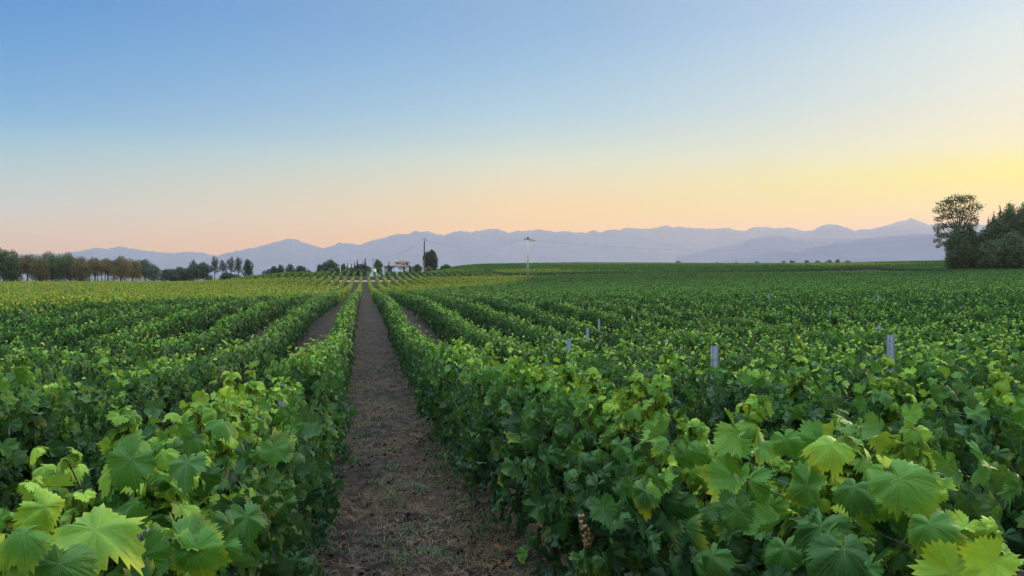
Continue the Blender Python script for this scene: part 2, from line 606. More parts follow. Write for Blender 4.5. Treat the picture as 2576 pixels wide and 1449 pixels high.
# leave the track to its own finer sheet: dip the sheet slightly below it
def grid_faces(nx, ny):
    i = np.arange(nx - 1)
    j = np.arange(ny - 1)
    I, J = np.meshgrid(i, j)
    a = (J * nx + I).ravel()
    return np.stack([a, a + 1, a + nx + 1, a + nx], 1)


ZZ = ZZ - 0.16 * (1 - sstep(np.abs(XX - 0.3), 1.0, 1.5)) * (1 - sstep(YY, 40, 46)) * sstep(YY, -6, -4)
gnd = mesh_np('ground', np.stack([XX.ravel(), YY.ravel(), ZZ.ravel()], 1), grid_faces(len(gx), len(gy)), M['soil'], smooth=True)
tag(gnd, 'brown soil and dry grass ground under and beyond the vine rows', 'ground', kind='structure')

# the dirt track between the two nearest rows: fine, clotted surface
tx = np.arange(-1.35, 1.96, 0.035)
ty = np.concatenate([np.arange(-4, 12, 0.035), np.arange(12, 24, 0.08), np.arange(24, 50.1, 0.25)])
TX, TY = np.meshgrid(tx, ty)
edge = sstep(TX, -1.35, -1.1) * (1 - sstep(TX, 1.7, 1.95)) * (1 - sstep(TY, 44, 50)) * sstep(TY, -4, -3)
near = 1 - sstep(TY, 14, 40)
rel = 0.05 * fbm(TX * 1.3, TY * 1.1, 3) + 0.10 * np.maximum(0, fbm(TX * 4.2, TY * 3.6, 3)) * (0.3 + 0.7 * near) + 0.03 * fbm(TX * 15, TY * 13, 3) * near
berm = 0.05 * (sstep(TX, 0.75, 1.2)) + 0.04 * (1 - sstep(TX, -0.65, -0.3)) - 0.03 * np.exp(-((TX + 0.15) / 0.2) ** 2) - 0.03 * np.exp(-((TX - 0.75) / 0.2) ** 2)
TZ = G_at(TX, TY) + (rel + berm) * edge - 0.06 * (1 - edge) + 0.004
trk = mesh_np('dirt_track', np.stack([TX.ravel(), TY.ravel(), TZ.ravel()], 1), grid_faces(len(tx), len(ty)), M['soil'], smooth=True)
tag(trk, 'brown clotted dirt track running between the two nearest vine rows', 'track', kind='structure')

# the pale path that crosses behind the first block
px = np.arange(-70, 60, 2.0)
py = np.array([196.6, 197.4, 198.6, 199.8, 200.6])
PX, PYY = np.meshgrid(px, py)
PZ = G_at(PX, PYY) + 0.05 + 0.0 * PX
pth = mesh_np('path', np.stack([PX.ravel(), (PYY + 0.4 * fbm(PX * .08, 0 * PX)).ravel(), PZ.ravel()], 1), grid_faces(len(px), len(py)), M['path'], smooth=True)
tag(pth, 'pale gravel path crossing between the two vine blocks below the crest', 'path', kind='structure')

# ------------------------------------------------------------------ leaves
def leaf_outline(n, teeth=True):
    th = np.linspace(-math.pi, math.pi, n, endpoint=False) + math.pi / n      # 0 = tip, +-pi = petiole sinus
    lobes = [(0, 1.0, 0.36), (0.98, 0.93, 0.34), (-0.98, 0.93, 0.34), (1.98, 0.80, 0.42), (-1.98, 0.80, 0.42)]
    r = np.full(n, 0.6)
    for c, a, wd in lobes:
        r = np.maximum(r, a * (0.75 + 0.25 * np.exp(-((th - c) / wd) ** 2)))
    r *= 1 - 0.80 * np.exp(-((np.abs(th) - math.pi) / 0.24) ** 2)
    if teeth:
        r *= 1 + (0.085 if n > 30 else 0.08) * np.where(np.arange(n) % 2 == 0, 1, -1)
    return th, r


def leaf_template(n, rings, seed):
    rg = np.random.default_rng(seed)
    th, r = leaf_outline(n, n >= 16)
    r = r * (1 + 0.035 * rg.standard_normal(n) * (n > 10) + 0.06 * np.sin(th * 2 + rg.uniform(0, 6)) * (n > 10))
    P = [np.zeros((1, 2))]
    fr = np.linspace(0, 1, rings + 1)[1:]
    for f in fr:
        P.append(np.stack([np.sin(th) * r * f, np.cos(th) * r * f], 1))
    P = np.concatenate(P)
    rr = np.hypot(P[:, 0], P[:, 1])
    an = np.arctan2(P[:, 0], P[:, 1])
    cup = rg.uniform(-0.95, 0.45)
    fold = rg.uniform(-0.15, 0.75)
    wv = rg.uniform(0.06, 0.20)
    ph = rg.uniform(0, 6.28)
    tw = rg.uniform(-0.25, 0.25)
    z = cup * rr ** 2 + fold * np.abs(P[:, 0]) + wv * rr * np.sin(an * 5 + ph) + tw * P[:, 0] * P[:, 1] - rg.uniform(0, 0.35) * np.clip(P[:, 1], 0, 1) ** 2
    z -= 0.06 * np.abs(np.sin(an / math.radians(54) * math.pi)) ** 0.5 * rr * -1
    if n > 10:
        z += rg.normal(0, 0.032, len(z)) * rr
    V = np.stack([P[:, 0], P[:, 1], z], 1) * 0.5          # a leaf of scale 1 is about 1 long
    F = []
    i = np.arange(n)
    j = (i + 1) % n
    F.append(np.stack([0 * i, 1 + j, 1 + i], 1))
    for k in range(rings - 1):
        a = 1 + k * n
        b = 1 + (k + 1) * n
        F.append(np.stack([a + i, a + j, b + j], 1))
        F.append(np.stack([a + i, b + j, b + i], 1))
    uv = P * 0.46 + 0.5
    return V.astype(np.float32), np.concatenate(F).astype(np.int32), uv.astype(np.float32)


TEMPL = {
    'A': [leaf_template(60, 3, 100 + k) for k in range(14)],
    'B': [leaf_template(22, 2, 200 + k) for k in range(10)],
    'C': [leaf_template(9, 1, 300 + k) for k in range(4)],
}
_q = np.array([[0, -.5, 0], [.42, -.05, .12], [0, .5, -.05], [-.42, -.05, .12]], np.float32)
TEMPL['D'] = [(_q, np.array([[0, 1, 2], [0, 2, 3]], np.int32), (_q[:, :2] * .9 + .5).astype(np.float32))]


def norm(v):
    return v / (np.linalg.norm(v, axis=-1, keepdims=True) + 1e-9)


class Leaves:
    def __init__(s):
        s.d = {k: [] for k in 'ABCD'}

    def add(s, lod, pos, nrm, tip, size, tint, age):
        s.d[lod].append((pos, nrm, tip, size, tint, age))

    def arrays(s):
        Vs, Fs, As, n = [], [], [], 0
        for lod, lst in s.d.items():
            if not lst:
                continue
            pos, nrm, tip, size, tint, age = [np.concatenate([l[k] for l in lst]) for k in range(6)]
            z = norm(nrm)
            y = norm(tip - (tip * z).sum(1, keepdims=True) * z)
            x = np.cross(y, z)
            R = np.stack([x, y, z], 1)      # rows: local axes
            tm = TEMPL[lod]
            pick = RNG.integers(0, len(tm), len(pos))
            for k, (V, F, uv) in enumerate(tm):
                m = pick == k
                K = int(m.sum())
                if not K:
                    continue
                P = np.einsum('vi,kij->kvj', V, R[m].astype(np.float32)) * size[m, None, None].astype(np.float32) + pos[m, None, :].astype(np.float32)
                nv = len(V)
                Vs.append(P.reshape(-1, 3))
                Fs.append((F[None] + (np.arange(K) * nv)[:, None, None] + n).reshape(-1, 3))
                A = np.empty((K, nv, 4), np.float32)
                A[:, :, :2] = uv[None]
                A[:, :, 2] = tint[m, None]
                A[:, :, 3] = age[m, None]
                As.append(A.reshape(-1, 4))
                n += K * nv
        if not Vs:
            return None
        return np.concatenate(Vs), np.concatenate(Fs), np.concatenate(As)

    def build(s, name, mat, parent, origin=None):
        r = s.arrays()
        if r is None:
            return None
        return mesh_np(name, r[0], r[1], mat, parent, attr=r[2], smooth=True, origin=origin)


def yellow_w(x, y):
    """where the vines have turned yellow"""
    b = np.where(x < 0, 76 + x * 3.0, 76 + x * 2.6)
    b = b + 7 * fbm(x * .06, y * .03)
    k = sstep(y, b - 6, b + 10)
    k = k * (0.55 + 0.75 * (0.5 + 0.5 * fbm(x * .08 + 9, y * .05)))
    k = k * (1 - 0.8 * sstep(y, 185, 215) * sstep(x, -45, -25))
    k = np.maximum(k * (1 - sstep(y, 200, 206) * sstep(x, 34, 42)), sstep(fbm(x * .02 + 3, y * .05), -.05, .3) * .8 * sstep(y, 205, 215) * sstep(x, 34, 42) * (1 - sstep(y, 300, 318)))
    return np.clip(k, 0, 1)


# ------------------------------------------------------------------ vine rows
X0 = 1.22
SP = 1.85
HFILL = 1.45


def row_shoots(LV, X, y0, y1, lod, thin=1.0, along='y', stems=None, hs=1.0):
    """leaves of one stretch of row.  along='x' swaps the axes (X is then the row's y)"""
    Ln = y1 - y0
    if Ln <= 0:
        return
    dens, nodes, fill, size, = {'A': (13, 15, 330, 0.135), 'B': (13, 15, 330, 0.135), 'C': (12, 12, 240, 0.142),
                                'D': (9.0, 8, 120, 0.19), 'E': (5.0, 5, 42, 0.27)}[lod]
    tl = 'D' if lod == 'E' else lod
    ns = max(1, int(RNG.poisson(dens * Ln * thin)))
    sy = RNG.uniform(y0, y1, ns)
    sx = RNG.normal(0, 0.055, ns)
    hn = 0.08 * noise2(sy * 1.15 + X * 3.1, X * 1.7 + 0 * sy) + 0.07 * noise2(sy * 3.1, X * 2.9 + 0 * sy) + 0.06 * noise2(sy * 0.25, X * 2.3 + 0 * sy)
    vi = np.floor(sy / 1.05).astype(int)
    kx = int(round(X * 10))
    vig = hsh(vi, kx)                       # how vigorous each plant is
    weak = (RNG.random(ns) > 0.42 + 0.75 * vig) if lod != 'E' else np.zeros(ns, bool)
    hn = hn + (hsh(vi + 991, kx) - .5) * .12 - 0.20 * weak
    Lh = (0.88 + hn + RNG.normal(0, 0.035, ns)) * hs
    long_ = (RNG.random(ns) < 0.16) & (noise2(sy * 1.9 + 7, X * 4.1 + 0 * sy) > -0.25)
    Lh = Lh + long_ * RNG.uniform(0.10, 0.28, ns)
    if abs(X - X0) < .1:
        Lh = Lh * (1 - 0.24 * (1 - sstep(sy, 2.6, 4.2)))
    Lh = np.minimum(Lh, 1.12 if y1 > 2.5 else 0.92)
    lx = RNG.normal(0, 0.11, ns)
    ly = RNG.normal(0, 0.14, ns)
    t = (np.arange(nodes) + 0.5) / nodes
    tt = t[None, :] + RNG.normal(0, 0.02, (ns, nodes))
    zc = 0.56
    droop = RNG.uniform(0, 0.10, ns) + long_ * 0.06
    px = sx[:, None] + lx[:, None] * tt ** 1.5 + 0.02 * np.sin(tt * 9 + sy[:, None] * 7)
    py_ = sy[:, None] + ly[:, None] * tt + 0.02 * np.cos(tt * 8 + sx[:, None] * 40)
    pz = zc + Lh[:, None] * (tt - droop[:, None] * tt ** 3)
    px, py_, pz, T_ = px.ravel(), py_.ravel(), pz.ravel(), np.clip(tt.ravel(), 0, 1)
    n = len(px)
    side = np.where((np.tile(np.arange(nodes), ns) + np.repeat(RNG.integers(0, 2, ns), nodes)) % 2 == 0, 1.0, -1.0)
    az = RNG.normal(0, 0.75, n) + np.where(side > 0, 0, math.pi)
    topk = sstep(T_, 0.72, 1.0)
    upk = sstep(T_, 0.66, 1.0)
    cl_ = 0.5 + 0.5 * noise2(np.repeat(sy, nodes) * 2.2, X * 3.7 + np.zeros(n))
    nn_ = {'A': .33, 'B': .33, 'C': .24, 'D': .2, 'E': .2}[lod]
    az = az + topk * RNG.uniform(-1.5, 1.5, n)
    out = np.stack([np.cos(az), np.sin(az), np.zeros(n)], 1)
    sz = size * (1 - 0.58 * sstep(T_, 0.70, 1.0)) * RNG.uniform(0.6, 1.25, n)
    pet = sz * RNG.uniform(0.35, 0.8, n) * (1 - 0.4 * topk)
    p = np.stack([px, py_, pz], 1) + out * pet[:, None]
    p[:, 2] += 0.15 * sz
    nr = out * (0.85 - 0.35 * topk)[:, None] + np.array([0, 0, 1.0]) * (0.34 + 0.61 * topk)[:, None] + RNG.normal(0, nn_, (n, 3))
    tp = out * (0.35 + 0.4 * topk)[:, None] + np.array([0, 0, -1.0]) * (0.85 - 0.7 * topk)[:, None] + RNG.normal(0, 0.25, (n, 3))
    age = 0.05 + 0.12 * T_ + (0.30 + 0.22 * cl_ + 0.12 * np.repeat(RNG.random(ns), nodes)) * upk + 0.10 * topk + RNG.normal(0, 0.04, n)  # young pale tips; lower leaves older and darkened further as row-side shade
    tint = RNG.random(n)
    if stems is not None:
        base = np.stack([px + X, py_, pz], 1)
        tipp = p + np.array([X, 0, 0])
        base[:, 2] += G_at(base[:, 0], base[:, 1])
        tipp[:, 2] += G_at(tipp[:, 0], tipp[:, 1])
        for i in range(n):
            stems.tube([base[i], (base[i] + tipp[i]) / 2 + np.array([0, 0, .008]), tipp[i]], [.0014, .0012, .0010], 3)
    # filler leaves from side shoots on both faces of the hedge
    nf = int(fill * Ln * thin)
    fs = np.where(RNG.random(nf) < 0.5, 1.0, -1.0)
    fy = RNG.uniform(y0, y1, nf)
    clump = 0.5 + 0.5 * noise2(fy * 2.3 + 31 * fs, X * 5 + 0 * fy)
    fx = fs * np.abs(RNG.normal(0.19 + 0.13 * clump, 0.07, nf))
    fx = fx * {'A': 1, 'B': 1, 'C': .76, 'D': .66, 'E': .60}[lod]
    fz = 0.42 + 0.10 * noise2(fy * 1.1, X + 0 * fy + 40) + RNG.beta(1.15, 1.0, nf) * (0.83 + 0.13 * noise2(fy * 1.15 + X * 3.1, X * 1.7 + 0 * fy) + 0.10 * noise2(fy * 3.1, X * 2.9 + 0 * fy)) * hs
    fo = norm(np.stack([fs * 1.0, RNG.normal(0, 0.55, nf), np.zeros(nf)], 1))
    fvig = hsh(np.floor(fy / 1.05).astype(int), kx)
    fz = np.where(RNG.random(nf) > 0.50 + 0.75 * fvig, 0.34 + (fz - 0.34) * 0.6, fz + (hsh(np.floor(fy / 1.05).astype(int) + 991, kx) - .5) * .16)
    fn = fo * 0.9 + np.array([0, 0, 0.22]) + RNG.normal(0, nn_ * 1.15, (nf, 3))
    ft = fo * 0.25 + np.array([0, 0, -0.9]) + RNG.normal(0, 0.4, (nf, 3))
    fsz = size * RNG.uniform(0.45, 1.22, nf)
    fage_shade = 0.03 + 0.12 * sstep(fz, 0.5, 1.3) + 0.26 * sstep(fz, 1.2, 1.45) + 0.07 * noise2(fy * 3.3, fz * 3 + X) + RNG.normal(0, 0.05, nf) + 0.30 * (RNG.random(nf) < 0.012)  # low leaves are older, and their dark tone also paints shade on row sides
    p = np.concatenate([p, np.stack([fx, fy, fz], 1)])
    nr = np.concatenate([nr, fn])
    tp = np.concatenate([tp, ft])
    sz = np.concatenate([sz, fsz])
    age = np.concatenate([age, fage_shade])
    tint = np.concatenate([tint, RNG.random(nf)])
    if along == 'x':
        p = p[:, [1, 0, 2]]
        nr = nr[:, [1, 0, 2]]
        tp = tp[:, [1, 0, 2]]
        p[:, 1] += X
    else:
        p[:, 0] += X
    p[:, 2] += G_at(p[:, 0], p[:, 1])
    yw = yellow_w(p[:, 0], p[:, 1])
    if lod in 'DE':
        tint = tint + 1.0 * (RNG.random(len(age)) < yw * 0.70)
        age = age * (.80 if lod == 'D' else .68) + 0.10 * yw
    if lod in 'AB':
        # keep the lens clear
        ok = np.linalg.norm(p - np.array([0, 0, EYE]), axis=1) > 0.55
        p, nr, tp, sz, tint, age = p[ok], nr[ok], tp[ok], sz[ok], tint[ok], age[ok]
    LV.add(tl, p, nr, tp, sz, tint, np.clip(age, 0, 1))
    if stems is not None:
        for i in range(ns):
            if RNG.random() < 0.75:
                u = np.linspace(0, 0.93, 8)
                q = np.stack([X + sx[i] + lx[i] * u ** 1.5 + 0.02 * np.sin(u * 9 + sy[i] * 7), sy[i] + ly[i] * u + 0.02 * np.cos(u * 8 + sx[i] * 40),
                              zc + Lh[i] * (u - droop[i] * u ** 3)], 1)
                q[:, 2] += G_at(q[:, 0], q[:, 1])
                stems.tube(q, np.linspace(0.0048, 0.0018, 8), 5)


def depth(x, y):
    return x * math.sin(YAW) + y * math.cos(YAW)


AZ0, AZ1 = math.radians(-27), math.radians(49)


def visible_cells(X, ya, yb, cell=1.0):
    ys = np.arange(ya, yb, cell) + cell / 2
    az = np.arctan2(X, np.maximum(ys, 0.01))
    ok = ((az > AZ0) & (az < AZ1) & (ys > 0)) | (np.hypot(X, ys) < 5.0) & (ys > -2.0)
    return ys - cell / 2, ok


def lod_of(d):
    return 'A' if d < 4.3 else 'B' if d < 12 else 'C' if d < 34 else 'D' if d < 95 else 'E'


def vine_cells(LV, X, ya, yb, along='y', stems=None, thin_fn=None):
    ys, ok = visible_cells(X, ya, yb) if along == 'y' else (None, None)
    runs = []
    for y, o in zip(ys, ok):
        if not o:
            continue
        l = lod_of(math.hypot(X, y + 0.5))
        th = 1.0 if thin_fn is None else thin_fn(y + 0.5)
        if l in 'ABC' or thin_fn is not None:
            runs.append([y, y + 1, l, th])
        elif runs and runs[-1][2] == l and abs(runs[-1][1] - y) < 1e-6 and runs[-1][3] == th:
            runs[-1][1] = y + 1
        else:
            runs.append([y, y + 1, l, th])
    for a, b, l, th in runs:
        row_shoots(LV, X, a, b, l, th, stems=stems if l == 'A' else None)
    return runs


ORD = ['first', 'second', 'third', 'fourth', 'fifth', 'sixth', 'seventh', 'eighth', 'ninth', 'tenth', 'eleventh', 'twelfth',
       'thirteenth', 'fourteenth', 'fifteenth', 'sixteenth', 'seventeenth', 'eighteenth', 'nineteenth', 'twentieth']


def post_mesh(mb, x, y, top=1.20, wdt=0.055):
    g = float(G_at(x, y))
    zc = g + (top - 0.3) / 2
    h = top + 0.3
    # a rolled open profile: web and two flanges
    mb.box((x, y, zc), (wdt, 0.006, h))
    mb.box((x - wdt / 2, y + 0.014, zc), (0.006, 0.034, h))
    mb.box((x + wdt / 2, y + 0.014, zc), (0.006, 0.034, h))
    for k in range(6):
        mb.box((x, y - 0.006, g + 0.45 + k * 0.17), (0.02, 0.008, 0.03))


def strand(mb, X, ya, yb, zoff, xoff, r, sag=0.01):
    ys = np.arange(ya, yb + 0.01, 0.7)
    x = np.full_like(ys, X + xoff)
    z = G_at(x, ys) + zoff - sag * np.abs(np.sin((ys - 1.3) / 4.9 * math.pi))
    mb.tube(np.stack([x, ys, z], 1), r, 5)


def front_end(X):
    e = 195.5
    if X > 0:
        # stop short of the wood at the right
        az_lim = 36.6
        e = min(e, 1e9)
        y_lim = X / math.tan(math.radians(az_lim))
        if y_lim < e:
            e = min(e, math.sqrt(max(0.0, 212.0 ** 2 - X * X)))
    else:
        if X < -50:
            e = 262
        elif X < -38:
            e = 230
    return e


def thin_for(k):
    if k == 1:
        def f(y):
            return 0.62 if y < 2.3 else 0.85 if y < 3.3 else 1.0
        return f
    if k == -1:
        def f(y):
            return 0.9 if y < 1.6 else 1.0 if y < 2.6 else 1.0
        return f
    return None


def make_row(k):
    X = X0 + (k - 1) * SP if k > 0 else X0 + k * SP
    end = front_end(X)
    if X > 0:
        st = max(-2.0, X / math.tan(AZ1) - 2) if X > 5 else -2.0
    else:
        st = -X / math.tan(-AZ0) - 2 if X < -5 else -2.0
    st = math.floor(st)
    if st > end - 4:
        return None
    ob = (X, max(st, 0.0), float(G_at(X, max(st, 0.0))))
    root = empty('vine_row', ob)
    side = 'right' if k > 0 else 'left'
    n = abs(k)
    if n == 1:
        lab = {1: 'leafy green vine row forming the right edge of the dirt track', -1: 'leafy green vine row forming the left edge of the dirt track'}[k]
    elif n <= 20:
        lab = '%s vine row counted %s from the dirt track, in the front block' % (ORD[n - 1], side)
    elif side == 'left':
        lab = 'far vine row of the yellowing mass at left, merging with its neighbours'
    elif n <= 45:
        lab = 'vine row of the dense green mass at right, merging with its neighbours'
    else:
        lab = 'distant vine row in the upper right of the front block, hardly told apart'
    tag(root, lab, 'vine row', 'vine rows of the front block')
    LV = Leaves()
    stems = MB() if abs(k) <= 2 or k == 3 else None
    thin_fn = thin_for(k)
    base_fn = thin_fn
    gaps = GAPS.get(k, [])
    if gaps or base_fn:
        def fn(y, g=gaps, b=base_fn):
            v = b(y) if b else 1.0
            for (a, c, w_) in g:
                if a <= y <= c:
                    v *= w_
            return v
        if base_fn is None:
            # only near cells need the function
            vine_cells(LV, X, st, 40, stems=stems, thin_fn=fn)
            vine_cells(LV, X, 40, end)
        else:
            vine_cells(LV, X, st, 40, stems=stems, thin_fn=fn)
            vine_cells(LV, X, 40, end)
    else:
        vine_cells(LV, X, st, end, stems=stems)
    for h in HERO.get(k, []):
        hero_shoot(LV, stems, root, X, *h)
        if h[0] < 5.5:
            for q in range(1 if h[0] < 3.4 else 2):
                hero_shoot(LV, stems, root, X, h[0] + RNG.uniform(-.09, .09), h[1] + RNG.uniform(-.11, .11), h[2] - RNG.uniform(.07, .26), h[3] * .95, h[4] * .5)
    for (px_, py_, D_, tx_, ty_, sc_, ag_, ti_) in BIG.get(k, []):
        p_ = at(px_, py_, D_)
        vd = norm(p_ - np.array([0, 0, EYE]))
        tip_ = RIGHT * tx_ - UP * ty_
        LV.add('A', p_[None], (-vd * .75 + np.array([0, 0, .45]) + RNG.normal(0, .30, 3))[None], (tip_ + RNG.normal(0, .15, 3))[None], np.array([sc_ * .76]), np.array([ti_]), np.array([ag_ * .80]))
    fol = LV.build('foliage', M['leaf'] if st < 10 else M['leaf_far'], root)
    if stems is not None and stems.n:
        tag(stems.build('canes', M['cane'], root, smooth=True), kind='stuff')
    # trunks, where one can see under the leaves
    if k in (-2, -1, 1, 2, 3):
        y1 = {-2: 34, -1: 12, 1: 24, 2: 44, 3: 24}[k]
        y = 0.6 + 0.35 * hsh(k + 50)
        rg = random.Random(k)
        while y < y1:
            tb = MB()
            g = float(G_at(X, y))
            bx, by = rg.uniform(-.05, .05), rg.uniform(-.08, .08)
            tb.tube([(X + bx, y + by, g - .08), (X + bx * .6 + rg.uniform(-.02, .02), y + by * .6, g + .16), (X + rg.uniform(-.03, .03), y, g + .36), (X, y + .02, g + .56)],
                    [.036, .028, .026, .032], 7)
            d = rg.choice((-1, 1))
            tb.tube([(X, y + .02, g + .55), (X + rg.uniform(-.02, .02), y + .18 * d, g + .60), (X, y + .5 * d, g + .59)], [.026, .016, .010], 6)
            tb.tube([(X, y + .02, g + .55), (X + rg.uniform(-.02, .02), y - .15 * d, g + .60), (X, y - .42 * d, g + .59)], [.024, .015, .009], 6)
            tb.build('trunk', M['wood'], root, smooth=True)
            y += 1.0 + rg.uniform(-.08, .08)
    # posts
    for py_ in POSTS.get(k, []):
        pb = MB()
        post_mesh(pb, X, py_[0], py_[1])
        pb.build('post', M['steel'], root)
    if k in (-1, 1, 2, 3, 4):
        for z_, xo in ((0.62, 0.0), (0.95, 0.045), (0.95, -0.045), (1.24, 0.05), (1.24, -0.05)):
            wb = MB()
            strand(wb, X, st, min(30.0, end), z_, xo, 0.0011)
            wb.build('wire', M['wire'], root, smooth=True)
    if k in (-1, 1, 2):
        hb = MB()
        strand(hb, X, st, 30.0, 0.44, 0.02, 0.008, 0.05)
        hb.build('drip_hose', M['rubber'], root, smooth=True)
    return root


def hero_shoot(LV, stems, root, X, y, dx, top, big, yel):
    """a shoot that stands out of the row: cane, spreading leaves, curled pale head"""
    g = float(G_at(X, y))
    n = 26
    t = (np.arange(n) + 0.5) / n
    z0 = 0.62
    Lh = top - z0
    lean = RNG.normal(0, 0.05)
    wx, wy = RNG.uniform(.008, .03, 2)
    P = np.stack([X + dx * t ** 1.4 + wx * np.sin(t * 7 + wx * 300), y + lean * t + wy * np.sin(t * 5 + wy * 300), g + z0 + Lh * t], 1)
    if root is not None:
        cm = MB()
        cm.tube(P, np.linspace(0.0045, 0.0016, n), 6)
        cm.build('cane', M['cane'], root, smooth=True)
    az = np.arange(n) * 2.6 + RNG.uniform(0, 6) + RNG.normal(0, .4, n)
    out = np.stack([np.cos(az), np.sin(az), 0 * az], 1)
    tk = sstep(t, .7, 1)
    sz = big * (1.12 - .55 * tk) * RNG.uniform(.65, 1.25, n)
    p = P + out * (sz * RNG.uniform(.3, .75, n))[:, None]
    nr = out * .65 + np.array([0, 0, 0.8]) + RNG.normal(0, .25, (n, 3))
    tp = out * .7 + np.array([0, 0, -.65]) + RNG.normal(0, .2, (n, 3))
    age = .16 + .22 * t + .26 * tk + RNG.normal(0, .05, n)
    LV.add('A', p, nr, tp, sz, np.where(RNG.random(n) < yel, .95, RNG.random(n) * .8), np.clip(age, 0, 1))
    if stems is not None:
        for i in range(n):
            stems.tube([P[i], p[i] + np.array([0, 0, .0])], [0.0018, 0.0012], 4)
    # the head: a cluster of small, curled, pale leaves
    m = 15
    aa = np.arange(m) * 2.4 + RNG.uniform(0, 6)
    fr = RNG.random(m)
    o_ = np.stack([np.cos(aa), np.sin(aa), 0 * aa], 1)
    hsz = big * (0.40 + 0.45 * (1 - fr)) * RNG.uniform(.8, 1.2, m)
    hp = np.array([X + dx, y + lean, g + top - .17]) + np.array([0, 0, .19]) * fr[:, None] + o_ * (hsz * RNG.uniform(.12, .6, m))[:, None]
    hn_ = o_ * .75 + np.array([0, 0, .75]) + RNG.normal(0, .35, (m, 3))
    ht = o_ * .55 + RNG.normal(0, .3, (m, 3)) + np.array([0, 0, -.7])
    LV.add('A', hp, hn_, ht, hsz, np.where(RNG.random(m) < yel, .95, RNG.random(m) * .8), np.clip(.62 + RNG.normal(0, .16, m), 0, 1))


# (y, sideways lean, height, leaf size, share of yellow-edged leaves)
HERO = {
    1: [(1.28, .02, 1.32, .135, .6), (1.52, .03, 1.50, .13, .6), (1.78, .0, 1.46, .145, .5), (2.28, .05, 1.47, .14, .4), (2.62, -.03, 1.36, .12, .3),
        (3.1, .03, 1.50, .125, .4), (3.32, .02, 1.50, .125, .3), (3.9, -.02, 1.52, .13, .3), (4.4, .02, 1.5, .12, .3), (5.2, .0, 1.52, .12, .3), (7.5, .0, 1.58, .12, .3), (10.2, .05, 1.6, .12, .4)],
    -1: [(1.36, .03, 1.42, .135, .5), (1.52, -.10, 1.48, .12, .5), (2.12, .04, 1.52, .13, .3), (2.32, .10, 1.42, .12, .4), (2.85, .02, 1.50, .12, .4), (2.0, .13, 1.24, .15, .6),
         (3.3, .06, 1.46, .12, .2), (3.9, 0, 1.52, .12, .3), (4.5, 0, 1.52, .12, .3)],
    -2: [(4.6, 0, 1.58, .13, .3), (6.2, 0, 1.6, .13, .3)],
    2: [(3.2, 0, 1.46, .13, .3), (4.0, 0, 1.5, .13, .3), (5.0, 0, 1.5, .13, .3), (7.4, 0, 1.52, .13, .3), (8.8, 0, 1.55, .13, .3)],
    3: [(5.2, 0, 1.5, .13, .3), (6.0, 0, 1.5, .13, .3), (8.0, 0, 1.55, .13, .3)],
}
# single large leaves: (where, distance, which way the tip points, size, age, tint)
BIG = {
    -1: [(240, 1332, 1.42, .8, .6, .215, .66, .97), (328, 1156, 1.85, -.8, .7, .17, .42, .3), (493, 1380, 1.6, .1, 1, .17, .46, .96), (110, 1275, 1.35, .7, .5, .11, .78, .95),
         (60, 1340, 1.3, -.6, .8, .12, .5, .9), (560, 1060, 2.4, .2, 1, .14, .5, .4), (470, 1165, 1.9, .3, 1, .15, .35, .2), (620, 1300, 1.9, .2, 1, .15, .33, .3),
         (360, 1400, 1.45, .3, 1, .16, .38, .4), (690, 1130, 2.6, .2, 1, .14, .4, .4), (150, 1420, 1.3, .2, 1, .16, .42, .3)],
    1: [(2265, 1203, 1.72, .6, .8, .20, .52, .85), (2123, 1381, 1.62, .05, 1, .20, .25, .3), (1846, 1276, 2.15, -.2, 1, .15, .30, .3), (1725, 1143, 2.55, .1, 1, .15, .28, .4),
        (2090, 1120, 1.92, -.5, .9, .17, .72, .97), (2150, 1225, 1.8, -.3, 1, .14, .36, .3), (2340, 1320, 1.6, .3, 1, .15, .40, .9), (1600, 1240, 2.7, .1, 1, .15, .3, .3),
        (1790, 1400, 2.0, .2, 1, .16, .32, .4), (2500, 1410, 1.38, -.6, .6, .12, .85, .9), (2400, 1440, 1.4, -.3, .9, .16, .7, .9), (1975, 1380, 1.85, .3, 1, .16, .40, .5),
        (1240, 930, 5.2, 0, 1, .17, .45, .3), (1400, 1010, 4.2, .1, 1, .17, .35, .3), (1330, 1100, 4.2, .2, 1, .16, .30, .3), (1560, 1120, 3.1, -.2, 1, .16, .33, .3)],
}
GAPS = {3: [(15.2, 16.3, .12)], 4: [(20.0, 21.2, .15)], 2: [(2.0, 3.4, .55), (6.05, 6.5, .7)]}
POSTS = {
    -2: [(5.9, 1.20), (10.8, 1.20), (15.7, 1.20), (20.6, 1.20), (25.5, 1.20)],
    -1: [(1.62, 1.02), (6.2, 1.18), (11.1, 1.18), (16, 1.18)],
    1: [(0.95, 1.20), (5.9, 1.20), (10.5, 1.20), (15.4, 1.20), (20.3, 1.20), (25.2, 1.20)],
    2: [(1.4, 1.20), (6.3, 1.54), (11.2, 1.52), (16.1, 1.20), (21.0, 1.20), (25.9, 1.20)],
    3: [(6.4, 1.60), (11.4, 1.20), (16.4, 1.56)],
    4: [(6.6, 1.20), (11.5, 1.20), (16.5, 1.20), (21.4, 1.58)],
    6: [(14.0, 1.56)], 9: [(24.0, 1.50)], 11: [(34.6, 1.58)], 13: [(31.4, 1.56)],
}

rows = {}
for k in list(range(1, 112)) + list(range(-1, -66, -1)):
    r = make_row(k)
    if r is not None:
        rows[k] = r

